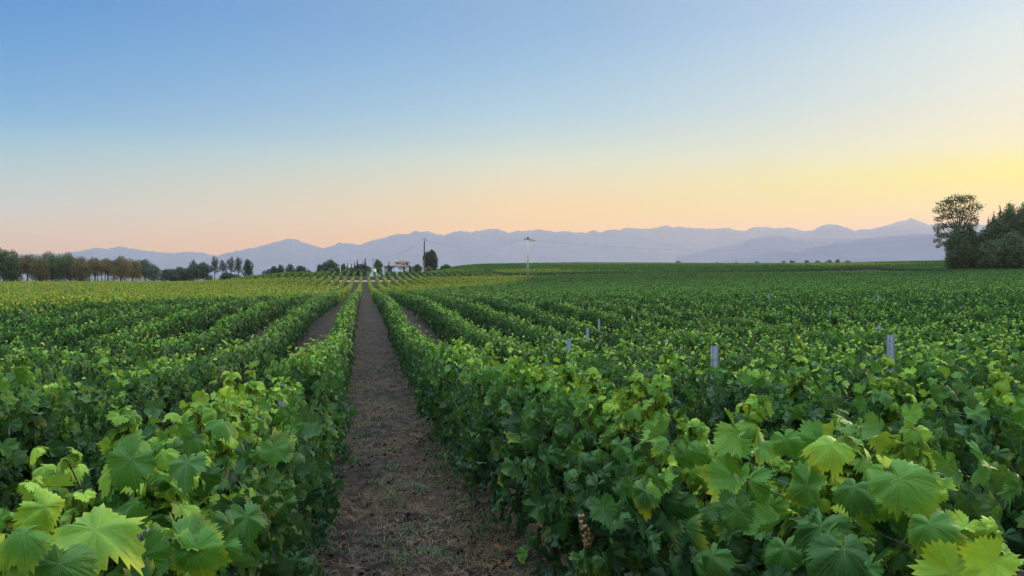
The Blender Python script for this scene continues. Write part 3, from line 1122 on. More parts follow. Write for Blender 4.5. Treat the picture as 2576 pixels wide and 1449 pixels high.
# grapes and a coil of tying wire, parts of the nearest rows
gb = MB()
g0 = at(1480, 1330, 3.42)
rg = random.Random(3)
for i in range(130):
    z = rg.random()
    rr = 0.042 * (1 - z * 0.75)
    a = rg.uniform(0, 6.28)
    gb.ball((g0[0] + rr * math.cos(a), g0[1] + rr * math.sin(a), g0[2] + 0.07 - 0.15 * z), 0.0095, 8, 6)
gb.build('grape_bunch', M['grape'], rows[1], smooth=True)
cb = MB()
c0 = at(335, 1352, 1.62)
u = np.linspace(0, 1, 90)
cb.tube(np.stack([c0[0] - .03 + .06 * u, c0[1] + .009 * np.cos(u * 75), c0[2] - .03 + .04 * u + .008 * np.sin(u * 75)], 1), .0016, 5)
cb.build('wire_coil', M['wire'], rows[-1], smooth=True)

# second block, beyond the cross path
K2 = 0
for k in range(-19, 21):
    if k == 0:
        continue
    X = X0 + (k - 1) * SP if k > 0 else X0 + k * SP
    if X < -34 or X > 36:
        continue
    ya, yb = 202.5, 231.0
    root = empty('vine_row', (X, ya, float(G_at(X, ya))))
    side = 'right' if k > 0 else 'left'
    tag(root, '%s short vine row %s of the track on the crest beyond the cross path' % (ORD[abs(k) - 1], side), 'vine row', 'vine rows of the crest block')
    LV = Leaves()
    row_shoots(LV, X, ya, yb, 'E', 1.6)
    LV.build('foliage', M['leaf_far'], root)
    if 3 < k < 17:
        pb = MB()
        g = float(G_at(X, ya - .5))
        pb.box((X, ya - .6, g + .72), (.09, .09, 1.6))
        pb.build('post', M['steel'], root)

# the far vineyard over the hill at right: one mass
LV = Leaves()
for j in range(70):
    Y = 199 + j * 2.1
    xa = 38 - 19 * min(1, max(0, (Y - 232) / 12)) + max(0, (j - 30)) * .25 + (34 if Y < 206 else 0)
    xb = Y * math.tan(math.radians(44))
    row_shoots(LV, Y, xa, xb, 'E', 0.95, along='x')
fv = LV.build('vineyard', M['leaf_far'], None, origin=(60, 250, float(G_at(60, 250))))
tag(fv, 'distant vineyard covering the low hill on the horizon at right', 'vineyard', kind='stuff')
# and the finer one left of the crest
LV = Leaves()
for j in range(26):
    Y = 236 + j * 1.9
    row_shoots(LV, Y, -44 + .2 * j, -14, 'E', 0.9, along='x')
fv = LV.build('vineyard', M['leaf_far'], None, origin=(-30, 240, float(G_at(-30, 240))))
tag(fv, 'distant green vineyard on the rise left of the farmhouse', 'vineyard', kind='stuff')

# ------------------------------------------------------------------ litter on the soil
def scatter_straw(n, xr, yr, seed, lo=0.04, hi=0.13):
    rg = np.random.default_rng(seed)
    x = rg.uniform(xr[0], xr[1], n)
    y = yr[0] + (yr[1] - yr[0]) * rg.random(n) ** 1.5
    keep = fbm(x * 1.1 + 5, y * 0.9, 3) > rg.uniform(-0.35, 0.5, n)
    x, y = x[keep], y[keep]
    n = len(x)
    a = rg.uniform(0, math.pi, n)
    l = rg.uniform(lo, hi, n)
    wd = rg.uniform(.0009, .0022, n)
    z = ground_fine(x, y)
    d = np.stack([np.cos(a), np.sin(a), rg.normal(0, .22, n)], 1) * l[:, None] * .5
    s_ = np.stack([-np.sin(a), np.cos(a), 0 * a], 1) * wd[:, None]
    c = np.stack([x, y, z + .012 + rg.uniform(0, .02, n)], 1)
    bend = np.stack([0 * a, 0 * a, rg.uniform(.0, .02, n)], 1)
    V = np.stack([c - d - s_, c - d + s_, c + bend + s_, c + bend - s_, c + d + s_ * .5, c + d - s_ * .5], 1).reshape(-1, 3)
    b = (np.arange(n) * 6)[:, None]
    F = np.concatenate([b + np.array([[0, 1, 2, 3]]), b + np.array([[3, 2, 4, 5]])])
    return V, F


def ground_fine(x, y):
    out = G_at(x, y)
    m = (x > -1.2) & (x < 1.8) & (y > -3) & (y < 44)
    ix = np.clip(np.searchsorted(tx, x), 0, len(tx) - 1)
    iy = np.clip(np.searchsorted(ty, y), 0, len(ty) - 1)
    return np.where(m, TZ[iy, ix], out)


V1, F1 = scatter_straw(26000, (-0.75, 1.5), (0.8, 22), 1)
V2, F2 = scatter_straw(2600, (1.5, 5.0), (0.8, 12), 2)
V = np.concatenate([V1, V2])
so = mesh_np('straw', V, np.concatenate([F1, F2 + len(V1)]), M['straw'], origin=(0.3, 3, float(G_at(.3, 3))))
tag(so, 'dry straw and grass stalks lying on the dirt track', 'straw', kind='stuff')
# clods
cb = MB()
rg = random.Random(9)
for i in range(1500):
    x = rg.uniform(-.65, 1.35)
    y = .9 + 15 * rg.random() ** 1.5
    r = rg.uniform(.006, .022) * (1.5 if rg.random() < .1 else 1)
    z = float(ground_fine(np.array([x]), np.array([y]))[0])
    n0 = cb.n
    cb.ball((x, y, z + r * .3), r, 5, 4, (rg.uniform(.8, 1.5), rg.uniform(.8, 1.5), rg.uniform(.5, .9)))
    cb.V[-1] = cb.V[-1] + np.random.default_rng(i).normal(0, r * .16, cb.V[-1].shape)
co = cb.build('soil_clods', M['clod'], origin=(0.3, 3, float(G_at(.3, 3))))
tag(co, 'small dark clods of soil strewn over the dirt track', 'soil', kind='stuff')
# weeds in tufts along the rows
rgn = np.random.default_rng(21)
WV, WF, wn = [], [], 0
spots = []
for i in range(300):
    y = .9 + 24 * rgn.random() ** 1.4
    e = rgn.random()
    x = rgn.normal(-.45, .10) if e < .35 else rgn.normal(1.02, .16) if e < .75 else rgn.normal(.3, .3)
    spots.append((x, y))
for (x, y) in spots:
    m = int(rgn.integers(14, 46))
    a = rgn.uniform(0, 6.28, m)
    l = rgn.uniform(.03, .11, m)
    bx = x + rgn.normal(0, .07, m)
    by = y + rgn.normal(0, .09, m)
    z = ground_fine(bx, by)
    o = np.stack([np.cos(a), np.sin(a), 0 * a], 1)
    sdv = np.stack([-np.sin(a), np.cos(a), 0 * a], 1) * .0035
    b0 = np.stack([bx, by, z - .004], 1)
    mid_ = b0 + o * (l * .35)[:, None] + np.array([0, 0, 1]) * (l * .6)[:, None]
    tip = b0 + o * (l * .95)[:, None] + np.array([0, 0, 1]) * (l * .55)[:, None]
    V = np.stack([b0 - sdv, b0 + sdv, mid_ + sdv * 1.4, mid_ - sdv * 1.4, tip], 1).reshape(-1, 3)
    b = (np.arange(m) * 5)[:, None] + wn
    WV.append(V)
    WF.append((b + np.array([[0, 1, 2, 3]]), b + np.array([[3, 2, 4]])))
    wn += m * 5
wo_ = mesh_np('weeds', np.concatenate(WV), [np.concatenate([f[0] for f in WF]), np.concatenate([f[1] for f in WF])], M['weed'], origin=(0.3, 3, float(G_at(.3, 3))))
tag(wo_, 'low green weeds sprouting along the edges of the dirt track', 'weeds', kind='stuff')
# fallen leaves
LV = Leaves()
m = 170
x = rgn.choice([-.5, 1.0], m) + rgn.normal(0, .22, m)
y = .9 + 14 * rgn.random(m) ** 1.4
z = ground_fine(x, y) + .015
nn = np.stack([rgn.normal(0, .4, m), rgn.normal(0, .4, m), np.ones(m)], 1)
tt_ = np.stack([rgn.normal(0, 1, m), rgn.normal(0, 1, m), np.zeros(m)], 1)
LV.add('B', np.stack([x, y, z], 1), nn, tt_, rgn.uniform(.05, .09, m), rgn.random(m), rgn.random(m))
lo_ = LV.build('fallen_leaves', M['leaf_litter'], None, origin=(0.3, 3, float(G_at(.3, 3))))
tag(lo_, 'brown and reddish dead vine leaves fallen on the track', 'leaves', kind='stuff')

# ------------------------------------------------------------------ trees
def crown_mat(name, dark, light, trans=0.2):
    m, t = new_mat(name)
    a = t.nodes.new('ShaderNodeAttribute')
    a.attribute_name = 'lf'
    s = t.nodes.new('ShaderNodeSeparateColor')
    t.links.new(a.outputs['Color'], s.inputs[0])
    n = noise_tex(t, 0.6, 3)
    f = math_node(t, 'ADD', math_node(t, 'MULTIPLY', s.outputs[2], 0.6), math_node(t, 'MULTIPLY', n, 0.5))
    col = ramp(t, f, [(0.2, dark + (1,)), (0.85, light + (1,))])
    p = principled(t, col, 0.75, 0.2)
    tr = t.nodes.new('ShaderNodeBsdfTranslucent')
    t.links.new(col, tr.inputs[0])
    mx = t.nodes.new('ShaderNodeMixShader')
    mx.inputs[0].default_value = trans
    t.links.new(p, mx.inputs[1])
    t.links.new(tr.outputs[0], mx.inputs[2])
    out_surface(t, mx.outputs[0])
    return m


M['olive_brown'] = crown_mat('olive_brown_crown', (0.060, 0.065, 0.027), (0.221, 0.178, 0.076))
M['dark_green'] = crown_mat('dark_green_crown', (0.017, 0.037, 0.020), (0.060, 0.111, 0.051))
M['blue_green'] = crown_mat('blue_green_crown', (0.034, 0.060, 0.051), (0.102, 0.153, 0.119))
M['mid_green'] = crown_mat('mid_green_crown', (0.03, 0.07, 0.015), (0.09, 0.18, 0.04))
M['grey_green'] = crown_mat('grey_green_crown', (0.07, 0.085, 0.06), (0.18, 0.19, 0.13))
M['pine_wood'] = crown_mat('pine_crown', (0.026, 0.059, 0.021), (0.102, 0.161, 0.060))
M['airy'] = crown_mat('airy_crown', (0.055, 0.065, 0.027), (0.165, 0.174, 0.062), 0.4)
M['cypress'] = crown_mat('cypress_crown', (0.014, 0.031, 0.020), (0.037, 0.071, 0.041))


def leaf_quads(LV, c, rad, n, size, rg, shell=0.55, up=0.2):
    d = norm(rg.normal(0, 1, (n, 3)))
    r = (shell + (1 - shell) * rg.random(n)) ** 0.8 * rg.uniform(.75, 1.12, n)
    bumps = 1 + .18 * np.sin(d[:, 0] * 5 + c[0]) * np.sin(d[:, 2] * 6 + c[2]) + .12 * np.sin(d[:, 1] * 9 + c[1])
    p = np.array(c) + d * np.array(rad) * (r * bumps)[:, None]
    nr = d + rg.normal(0, .6, (n, 3)) + np.array([0, 0, up])
    tp = rg.normal(0, 1, (n, 3))
    LV.add('D', p, nr, tp, size * rg.uniform(.6, 1.4, n), rg.random(n), 0 * r)


def tree(name, label, cat, X, Y, h, clumps, mat, leaf=0.5, dens=1.0, trunk=0.16, group=None, seed=0, trunk_h=None, limbs=True, zbase=None):
    """clumps: list of (dx, dy, z, rx, ry, rz) in metres, relative to the foot"""
    g = float(G_at(X, Y)) if zbase is None else zbase
    root = empty(name, (X, Y, g))
    tag(root, label, cat, group)
    rg = np.random.default_rng(seed + 1000)
    LV = Leaves()
    for (dx, dy, z, rx, ry, rz) in clumps:
        area = (rx * ry + ry * rz + rx * rz)
        n = int(max(30, area * 7.5 * dens / (leaf * leaf)))
        leaf_quads(LV, (X + dx, Y + dy, g + z), (rx, ry, rz), n, leaf, rg)
    LV.build('crown', mat, root)
    tb = MB()
    th = trunk_h if trunk_h is not None else h * .7
    j = rg.normal(0, 1, 4) * trunk * .8
    tb.tube([(X, Y, g - .3), (X + j[0], Y + j[1], g + th * .4), (X + j[2], Y + j[3], g + th)], [trunk * 1.25, trunk, trunk * .45], 7)
    if limbs:
        for (dx, dy, z, rx, ry, rz) in clumps[:10]:
            z0 = min(th * .9, max(.5, z * .55))
            tb.tube([(X + j[0] * .6, Y + j[1] * .6, g + z0), (X + dx * .55, Y + dy * .55, g + (z0 + z) * .52), (X + dx * .95, Y + dy * .95, g + z)], [trunk * .5, trunk * .35, trunk * .12], 5)
    tb.build('trunk', M['bark'], root, smooth=True)
    return root


def px_h(py_top, D, gz, px=1288):
    return at(px, py_top, D)[2] - gz


def broad(name, label, px, top, D, wpx, mat, leaf=.5, dens=1., bare=.3, seed=0, group=None, cat='tree', trunk=.16, lobes=9):
    """a rounded tree: centre pixel, top pixel, width in pixels at distance D"""
    p = at(px, top, D)
    g = float(G_at(p[0], p[1]))
    h = p[2] - g
    W = wpx / 1916.7 * D / 2
    rg = random.Random(seed * 7 + 3)
    cl = []
    z0 = bare * h
    for i in range(lobes):
        a = i * 2.4 + rg.random()
        f = (i + .5) / lobes
        z = z0 + (h - z0) * (.18 + .66 * f)
        prof = math.sin(math.pi * min(.95, .25 + .6 * f)) ** .7
        r = W * .55 * rg.uniform(.7, 1.0) * (.6 + .5 * prof)
        q = W * .5 * prof * rg.uniform(.6, 1.1)
        rz = (h - z0) * rg.uniform(.17, .26)
        z = min(z, h * rg.uniform(.86, .97) - rz * .95)
        cl.append((q * math.cos(a), q * math.sin(a) * .9, z, r, r, rz))
    cl.append((rg.uniform(-.2, .2) * W, 0, h - (h - z0) * .16, W * .36, W * .36, (h - z0) * .16))
    return tree(name, label, cat, p[0], p[1], h, cl, mat, leaf, dens, trunk, group, seed)


def cypress(label, px, top, D, wpx, seed=0, group=None):
    p = at(px, top, D)
    g = float(G_at(p[0], p[1]))
    h = p[2] - g
    W = wpx / 1916.7 * D / 2
    cl = []
    for i in range(8):
        f = (i + .5) / 8
        r = W * math.sin(math.pi * (.12 + .86 * f) ** .9) ** .6 * (1.0 if f < .7 else 1.25 - .6 * f)
        cl.append((0, 0, h * (.06 + .9 * f), max(.12, r), max(.12, r), h * .085))
    return tree('cypress_tree', label, 'tree', p[0], p[1], h, cl, M['cypress'], .3, 1.1, .12, group, seed, h * .8, limbs=False)


# treeline on the left
GL = 'tall ragged trees along the left edge of the field'
LT_ = [(8, 622, 62, 'tallest ragged tree at the far left end of the left treeline'),
       (34, 640, 40, 'lower brown tree just right of the tallest one at far left'),
       (66, 636, 50, 'thin crowned tree with daylight between its trunks in left treeline'),
       (100, 642, 44, 'leaning olive tree between the thin crowned tree and the dense one'),
       (131, 631, 62, 'dense dark olive tree, broadest of the left treeline'),
       (175, 633, 56, 'rounded olive tree right of the broadest tree at left'),
       (205, 643, 44, 'small olive tree right of the rounded one in left treeline'),
       (237, 646, 42, 'reddish brown tree over a row of bare trunks'),
       (272, 648, 44, 'sparse brown tree with bare trunks showing below its crown'),
       (303, 641, 48, 'taller dark tree near the right end of the left treeline'),
       (333, 648, 42, 'brown green tree right of the taller dark tree'),
       (366, 650, 46, 'green grey domed tree ending the left treeline'),
       (388, 664, 34, 'low leafy tree tucked against the end of the left treeline')]
for i, (x, y, wd, lab) in enumerate(LT_):
    mat = M['olive_brown'] if i not in (4, 11, 12, 0) else M['blue_green'] if i > 10 else M['pine_wood']
    broad('ragged_tree', lab, x, y, 300 + (i % 3) * 5, wd * 1.18, mat, .30, .42, .26 if i in (2, 7, 8) else .04, seed=i, group=GL, trunk=.2, lobes=15)
# trunks of younger trees below the crowns
for i, x in enumerate((215, 226, 246, 256, 265, 284)):
    broad('slender_tree', 'slender bare stemmed tree under the brown crowns of the left treeline', x, 668, 312, 16, M['olive_brown'], .35, .4, .6, seed=40 + i, group='slender stems under the left treeline', trunk=.13, lobes=4)

GB = 'dark trees left of the crest'
SB = [(425, 675, 50, .05, 'low dark rounded bush at left end of the dark clump'), (452, 670, 50, .05, 'dark rounded bush second in the dark clump'),
      (476, 668, 36, .05, 'dark bushy tree in the middle of the dark clump'), (488, 652, 22, .2, 'pale slim tree rising over the dark clump'),
      (512, 658, 46, .05, 'broad dark conifer in the dark clump'), (540, 643, 20, .35, 'tallest thin tree of the clump left of the crest'),
      (560, 652, 22, .4, 'thin tree with a bare stem, next to the tallest'), (581, 645, 22, .4, 'narrow thin tree above low dark bushes'),
      (600, 645, 20, .35, 'narrow thin tree beside its twin, second from right'), (624, 650, 28, .15, 'dense dark tree at the right end of the thin tree group'),
      (575, 685, 50, .05, 'low dark hedge-like bush under the thin trees')]
for i, (x, y, wd, b, lab) in enumerate(SB):
    broad('dark_tree' if wd < 34 else 'dark_bush', lab, x, y, 370 + (i % 2) * 6, wd * 1.15, M['dark_green'] if i not in (3, 6, 7) else M['blue_green'], .36, .8 if b < .3 else .5, b, seed=60 + i, group=GB, trunk=.15, lobes=8 if b < .3 else 7)
SC = [(672, 676, 36, 'low green bush at the left of the bush row on the rise'), (690, 668, 26, 'dark bush second from left on the rise'),
      (706, 664, 24, 'dark upright bushy tree on the rise'), (729, 663, 32, 'grey green domed tree on the rise'),
      (757, 667, 36, 'dark spreading tree right of the grey green domed one'), (775, 678, 20, 'small dark bush at right end of the bush row')]
for i, (x, y, wd, lab) in enumerate(SC):
    broad('bushy_tree', lab, x, y, 345, wd, M['dark_green'] if i not in (0, 3) else M['blue_green'], .4, .8, .05, seed=80 + i, group='bushy trees on the rise', trunk=.12)
# round the farmhouse
broad('dark_tree', 'large dark rounded tree left of the cypresses', 830, 652, 385, 50, M['dark_green'], .45, 1, .1, seed=91)
broad('dark_tree', 'dark tree leaning left of the large rounded one by the farm', 806, 664, 380, 30, M['dark_green'], .45, 1, .05, seed=92)
broad('dark_tree', 'dark tree between the large rounded tree and first cypress', 862, 662, 388, 26, M['dark_green'], .45, 1, .05, seed=93)
broad('olive_bush', 'pale grey green bush below the large dark tree', 832, 674, 340, 26, M['grey_green'], .35, 1, .02, seed=94)
broad('olive_bush', 'dull grey bush left of the pale one, at foot of dark trees', 810, 677, 342, 20, M['blue_green'], .35, 1, .02, seed=95)
broad('hedge_bush', 'dark green bush right of the white stake', 868, 677, 330, 34, M['mid_green'], .35, .9, .02, seed=96)
broad('spreading_pine', 'dark spreading pine under the cypresses', 908, 664, 380, 62, M['cypress'], .45, 1.1, .1, seed=97)
broad('dark_bush', 'dark bush closing the view below the spreading pine', 905, 676, 330, 56, M['dark_green'], .4, 1, .02, seed=98)
broad('dark_bush', 'low dark bush closing the gap under the shortest cypresses', 880, 673, 372, 50, M['dark_green'], .4, 1, .02, seed=201)
broad('dark_bush', 'low dark bush at the foot of the large rounded tree', 846, 672, 370, 44, M['dark_green'], .4, 1, .02, seed=202)
CYP = [(874, 661, 5, 'shortest cypress at the left end of the cypress line'), (884, 662, 5, 'small cypress second from the left'), (892, 658, 5, 'slim cypress third from the left'),
       (899, 650, 6, 'tall slim cypress left of the tallest'), (913, 657, 5, 'short cypress just left of the tallest'), (918.5, 648, 8, 'tallest and widest cypress of the line'),
       (978, 656, 7, 'lone dark cypress in front of the farmhouse')]
for i, (x, y, wd, lab) in enumerate(CYP):
    cypress(lab, x, y, 372 if i < 6 else 378, wd, seed=110 + i, group='cypresses by the farmhouse')
broad('round_tree', 'bright green round topped tree left of the farmhouse', 951, 651, 350, 31, M['mid_green'], .4, 1.1, .12, seed=120, trunk=.2)
broad('conifer_tree', 'big dark domed conifer standing behind the wooden pole', 1083, 627, 300, 48, M['dark_green'], .45, 1.5, .02, seed=121, lobes=16, trunk=.3)
broad('hedge_bush', 'olive bush against the right wall of the farmhouse', 1029, 666, 385, 28, M['grey_green'], .35, .9, .02, seed=122)
broad('dark_bush', 'low dark conifers between farmhouse and domed conifer', 1048, 664, 400, 34, M['dark_green'], .4, 1, .02, seed=123)
broad('reddish_bush', 'reddish brown bush at the foot of the wooden pole', 1078, 669, 290, 24, M['olive_brown'], .35, .9, .02, seed=124)
broad('hedge_bush', 'green bush right of the domed conifer', 1122, 664, 300, 34, M['mid_green'], .35, .9, .02, seed=125)
# bushes on the horizon
HB = [(1706, 656, 22, 'round grey bush alone on the skyline'), (1803, 659, 14, 'small bush on the skyline, second from left'), (1853, 658, 14, 'small skyline bush left of the cluster'),
      (1905, 657, 24, 'low bush at the left end of the skyline cluster'), (1971, 655, 18, 'small round bush in the skyline cluster'), (1993, 654, 22, 'flat topped bush in the skyline cluster'),
      (2029, 654, 18, 'rounded bush in the middle of the skyline cluster'), (2055, 655, 24, 'wide low bush right of the middle one on the skyline'), (2085, 653, 26, 'broad bush near the right of the skyline cluster'),
      (2107, 651, 18, 'tallest bush of the skyline cluster'), (2132, 654, 24, 'low bush at the right end of the skyline cluster')]
for i, (x, y, wd, lab) in enumerate(HB):
    broad('skyline_bush', lab, x, y, 425, wd, M['blue_green'], .45, .9, .02, seed=140 + i, group='bushes on the right skyline', lobes=6)

# wood on the right
DR = 232
def clump_px(x, y, rx_, ry_, D, foot, dy=0.0):
    p = at(x, y, D)
    k = D / 1916.7
    return (p[0] - foot[0], p[1] - foot[1] + dy, p[2] - foot[2], rx_ * k, rx_ * k * .9, ry_ * k)


ft = at(2412, 660, DR)
ft[2] = G_at(ft[0], ft[1])
AC = [(2400, 503, 24, 12), (2425, 502, 22, 11), (2380, 512, 20, 9), (2444, 522, 20, 12), (2365, 529, 16, 9), (2405, 528, 26, 11), (2378, 545, 20, 9),
      (2430, 545, 26, 14), (2356, 552, 12, 7), (2364, 570, 17, 10), (2384, 566, 16, 8), (2352, 582, 8, 6), (2366, 592, 14, 8), (2384, 592, 14, 8), (2352, 606, 10, 6), (2370, 612, 12, 6),
      (2362, 620, 7, 5), (2392, 615, 12, 8), (2412, 570, 16, 14), (2450, 560, 12, 16)]
tree('airy_tree', 'tall airy tree with sky showing through its layered crown at right', 'tree', ft[0], ft[1], 18,
     [clump_px(x, y, a * 1.0, b, DR, ft, random.uniform(-1, 1)) for x, y, a, b in AC], M['airy'], .34, .50, .3, seed=200, trunk_h=15.0)
WD = [(2410, 562, 62, 'dark bushy tree in front of the tall airy tree', 1.0), (2396, 612, 34, 'lower dark tree on the left face of the right wood', 1.0),
      (2438, 556, 44, 'dark pointed tree filling the gap beside the airy tree', 1.0), (2472, 570, 50, 'dark tree below the dip of the right wood', 1.0),
      (2503, 540, 50, 'dark tree with ragged top in the right wood', 1.0), (2540, 510, 60, 'tall ragged tree with thin top near the right edge', .8),
      (2576, 505, 50, 'tallest dark tree at the right edge of the wood', 1.0), (2430, 620, 60, 'low dark tree hiding the trunks of the right wood', 1.0),
      (2490, 600, 70, 'broad dark lower tree in the middle of the right wood', 1.0), (2550, 580, 80, 'broad dark lower tree near the right edge', 1.0),
      (2620, 530, 70, 'dark tree of the right wood beyond the frame edge', 1.0)]
for i, (x, y, wd, lab, dn) in enumerate(WD):
    broad('wood_tree', lab, x, y, DR + 6 + (i % 4) * 3 - (9 if y > 555 else 0), wd, M['pine_wood'], .36, dn, .0, seed=210 + i, group='trees of the right wood', trunk=.22, lobes=14)
# thin spiky stems over the wood
for i, (x, y, wd) in enumerate(((2486, 545, 10), (2515, 512, 12), (2535, 508, 30), (2500, 530, 10), (2562, 515, 12))):
    lab = ['thin bare topped stem over the dip of the right wood', 'spindly stem left of the flat topped crown', 'flat topped thin crown rising over the right wood',
           'short spindly stem over the ragged tree', 'spindly stem near the right edge of the wood'][i]
    broad('spindly_tree', lab, x, y, DR + 10, wd, M['airy'], .3, .5, .55, seed=240 + i, group='spindly stems over the right wood', lobes=8)

# ------------------------------------------------------------------ farmhouse
def hip_roof(mb, cx, cy, z, lx, ly, h, over=0.5, th=0.18):
    a, b = lx / 2 + over, ly / 2 + over
    rl = max(0.3, (lx - ly) / 2) if lx > ly else 0.2
    V = [(cx - a, cy - b, z), (cx + a, cy - b, z), (cx + a, cy + b, z), (cx - a, cy + b, z),
         (cx - a, cy - b, z + th), (cx + a, cy - b, z + th), (cx + a, cy + b, z + th), (cx - a, cy + b, z + th),
         (cx - rl, cy, z + h), (cx + rl, cy, z + h)]
    mb.add(V, [[0, 3, 2, 1], [0, 1, 5, 4], [1, 2, 6, 5], [2, 3, 7, 6], [3, 0, 4, 7], [4, 5, 9, 8], [6, 7, 8, 9]], [[5, 6, 9], [7, 4, 8]])


DH = 398
hc = at(1002, 690, DH)
gz = float(G_at(hc[0], hc[1])) - .2
kx = DH / 1916.7
house = empty('farmhouse', (hc[0], hc[1], gz))
tag(house, 'pale farmhouse with hipped tile roofs and a raised upper floor on the crest', 'house')


def hx(px):
    return at(px, 690, DH)[0]


def hz_(py):
    return at(1002, py, DH)[2]


x0, x1 = hx(985.5), hx(1013)
eave = hz_(671.0)
mb = MB()
mb.box(((x0 + x1) / 2, hc[1] - 1.5, (gz + eave) / 2), (x1 - x0, 6, eave - gz))
mb.build('wall', M['white_wall'], house)
mb = MB()
hip_roof(mb, (hx(980) + hx(1023)) / 2 + .2, hc[1] - 0.8, eave + .003, (hx(1023) - hx(980)), 7.4, hz_(665) - eave, .5)
mb.build('roof', M['roof'], house)
# left wing
lx0, lx1 = hx(967.5), x0 - .01
mb = MB()
mb.box(((lx0 + lx1) / 2, hc[1] + .6, (gz + hz_(671)) / 2), (lx1 - lx0, 6, hz_(671) - gz))
mb.build('wall', M['grey_wall'], house)['label'] = 'grey wall of the left wing'
mb = MB()
hip_roof(mb, (lx0 + lx1) / 2, hc[1] + .6, hz_(671) + .01, lx1 - lx0 + .8, 6.4, hz_(666.5) - hz_(671), .4)
mb.build('roof', M['roof'], house)
# right wing
rx0, rx1 = x1 + .01, hx(1025)
mb = MB()
mb.box(((rx0 + rx1) / 2, hc[1] + .8, (gz + hz_(671.5)) / 2), (rx1 - rx0, 5, hz_(671.5) - gz))
mb.build('wall', M['grey_wall'], house)
# upper floor
ux0, ux1 = hx(996), hx(1029.5)
mb = MB()
mb.box(((ux0 + ux1) / 2, hc[1] + 3.5, (hz_(672) + hz_(660.5)) / 2), (ux1 - ux0, 5, hz_(660.5) - hz_(672)))
mb.build('wall', M['cream_wall'], house)['label'] = 'cream wall of the raised upper floor'
mb = MB()
hip_roof(mb, (ux0 + ux1) / 2, hc[1] + 3.5, hz_(660.5) + .01, ux1 - ux0, 6, hz_(655) - hz_(660.5), .5)
rf = mb.build('roof', M['roof'], house)
mb = MB()
mb.box((hx(999.5), hc[1] + 3.0, hz_(657.5)), (.55, .55, 1.5))
mb.box((hx(999.5), hc[1] + 3.0, hz_(657.5) + .82), (.75, .75, .14))
ch = mb.build('chimney', M['cream_wall'], rf)
mb = MB()
for q in range(1):
    mb.box((hx(1017), hc[1] + .96, hz_(666)), (.5, .06, 1.4))
for (wx0, wx1, wy0, wy1, mt) in ((1001, 1011, 671.9 + 1.2, 677.5, 'shutter'), (974, 979, 673, 677, 'window')):
    yf = hc[1] - 4.5 if wx0 > 985 else hc[1] - 2.4
    fr = MB()
    cxw, czw = (hx(wx0) + hx(wx1)) / 2, (hz_(wy0) + hz_(wy1)) / 2
    ww, hh = hx(wx1) - hx(wx0), hz_(wy0) - hz_(wy1)
    fr.box((cxw, yf - .03, czw + hh / 2), (ww + .14, .10, .08))
    fr.box((cxw, yf - .03, czw - hh / 2), (ww + .14, .14, .08))
    for sx_ in (-1, 0, 1):
        fr.box((cxw + sx_ * ww / 2, yf - .03, czw), (.07, .09, hh - .08))
    wn_ = fr.build('window', M['white_wall'], house)
    pn = MB()
    pn.box((cxw, yf - .012, czw), (ww, .03, hh - .08))
    pn.build('pane', M[mt], wn_)
for wx in (1014.5, 1024):
    fr = MB()
    fr.box((hx(wx), hc[1] + .97, hz_(664.6)), (.8, .06, 1.0))
    fr.build('window', M['window'], house)
# two pale garden pillars
for i, wx in enumerate((1021.3, 1026.3)):
    p = at(wx, 690, 340)
    g = float(G_at(p[0], p[1]))
    mb = MB()
    hh = at(wx, 673.5 - i * .5, 340)[2] - g
    mb.box((p[0], p[1], g + hh / 2), (.45, .45, hh))
    mb.box((p[0], p[1], g + hh + .06), (.65, .65, .12))
    mb.ball((p[0], p[1], g + hh + .28), .2)
    o = mb.build('gate_pillar', M['concrete'], origin=(p[0], p[1], g))
    tag(o, 'pale gate pillar right of the farmhouse, the %s one of the pair' % ('left', 'right')[i], 'pillar', 'gate pillars by the farmhouse')
# low white outbuildings under the trees
for i, (wx, wy0, wy1, ww) in enumerate(((943, 676, 684, 7), (864, 687, 686, 7), (884, 684.5, 689, 7), (1131, 664.5, 668, 6))):
    if i > 0:
        continue
    D = 300
    p = at(wx, wy0, D)
    g = float(G_at(p[0], p[1]))
    k = D / 1916.7
    root = empty('shed', (p[0], p[1], g))
    tag(root, ['small pale shed under the bright green round tree', 'small pale shed left of the track end', 'pale low shed at the top of the track'][i], 'shed')
    mb = MB()
    mb.box((p[0], p[1], (g + p[2]) / 2), (ww * k, 1.6, p[2] - g))
    mb.build('wall', M['cream_wall'], root)
    mb = MB()
    hip_roof(mb, p[0], p[1], p[2] + .005, ww * k, 1.6, .35, .12, .05)
    mb.build('roof', M['roof'], root)
    mb = MB()
    mb.box((p[0], p[1] - .815, g + .8), (.6, .04, 1.3))
    mb.build('door', M['shutter'], root)

# ------------------------------------------------------------------ poles and wires
def insul(mb, x, y, z):
    mb.tube([(x, y, z), (x, y, z + .22)], [.05, .07], 6)


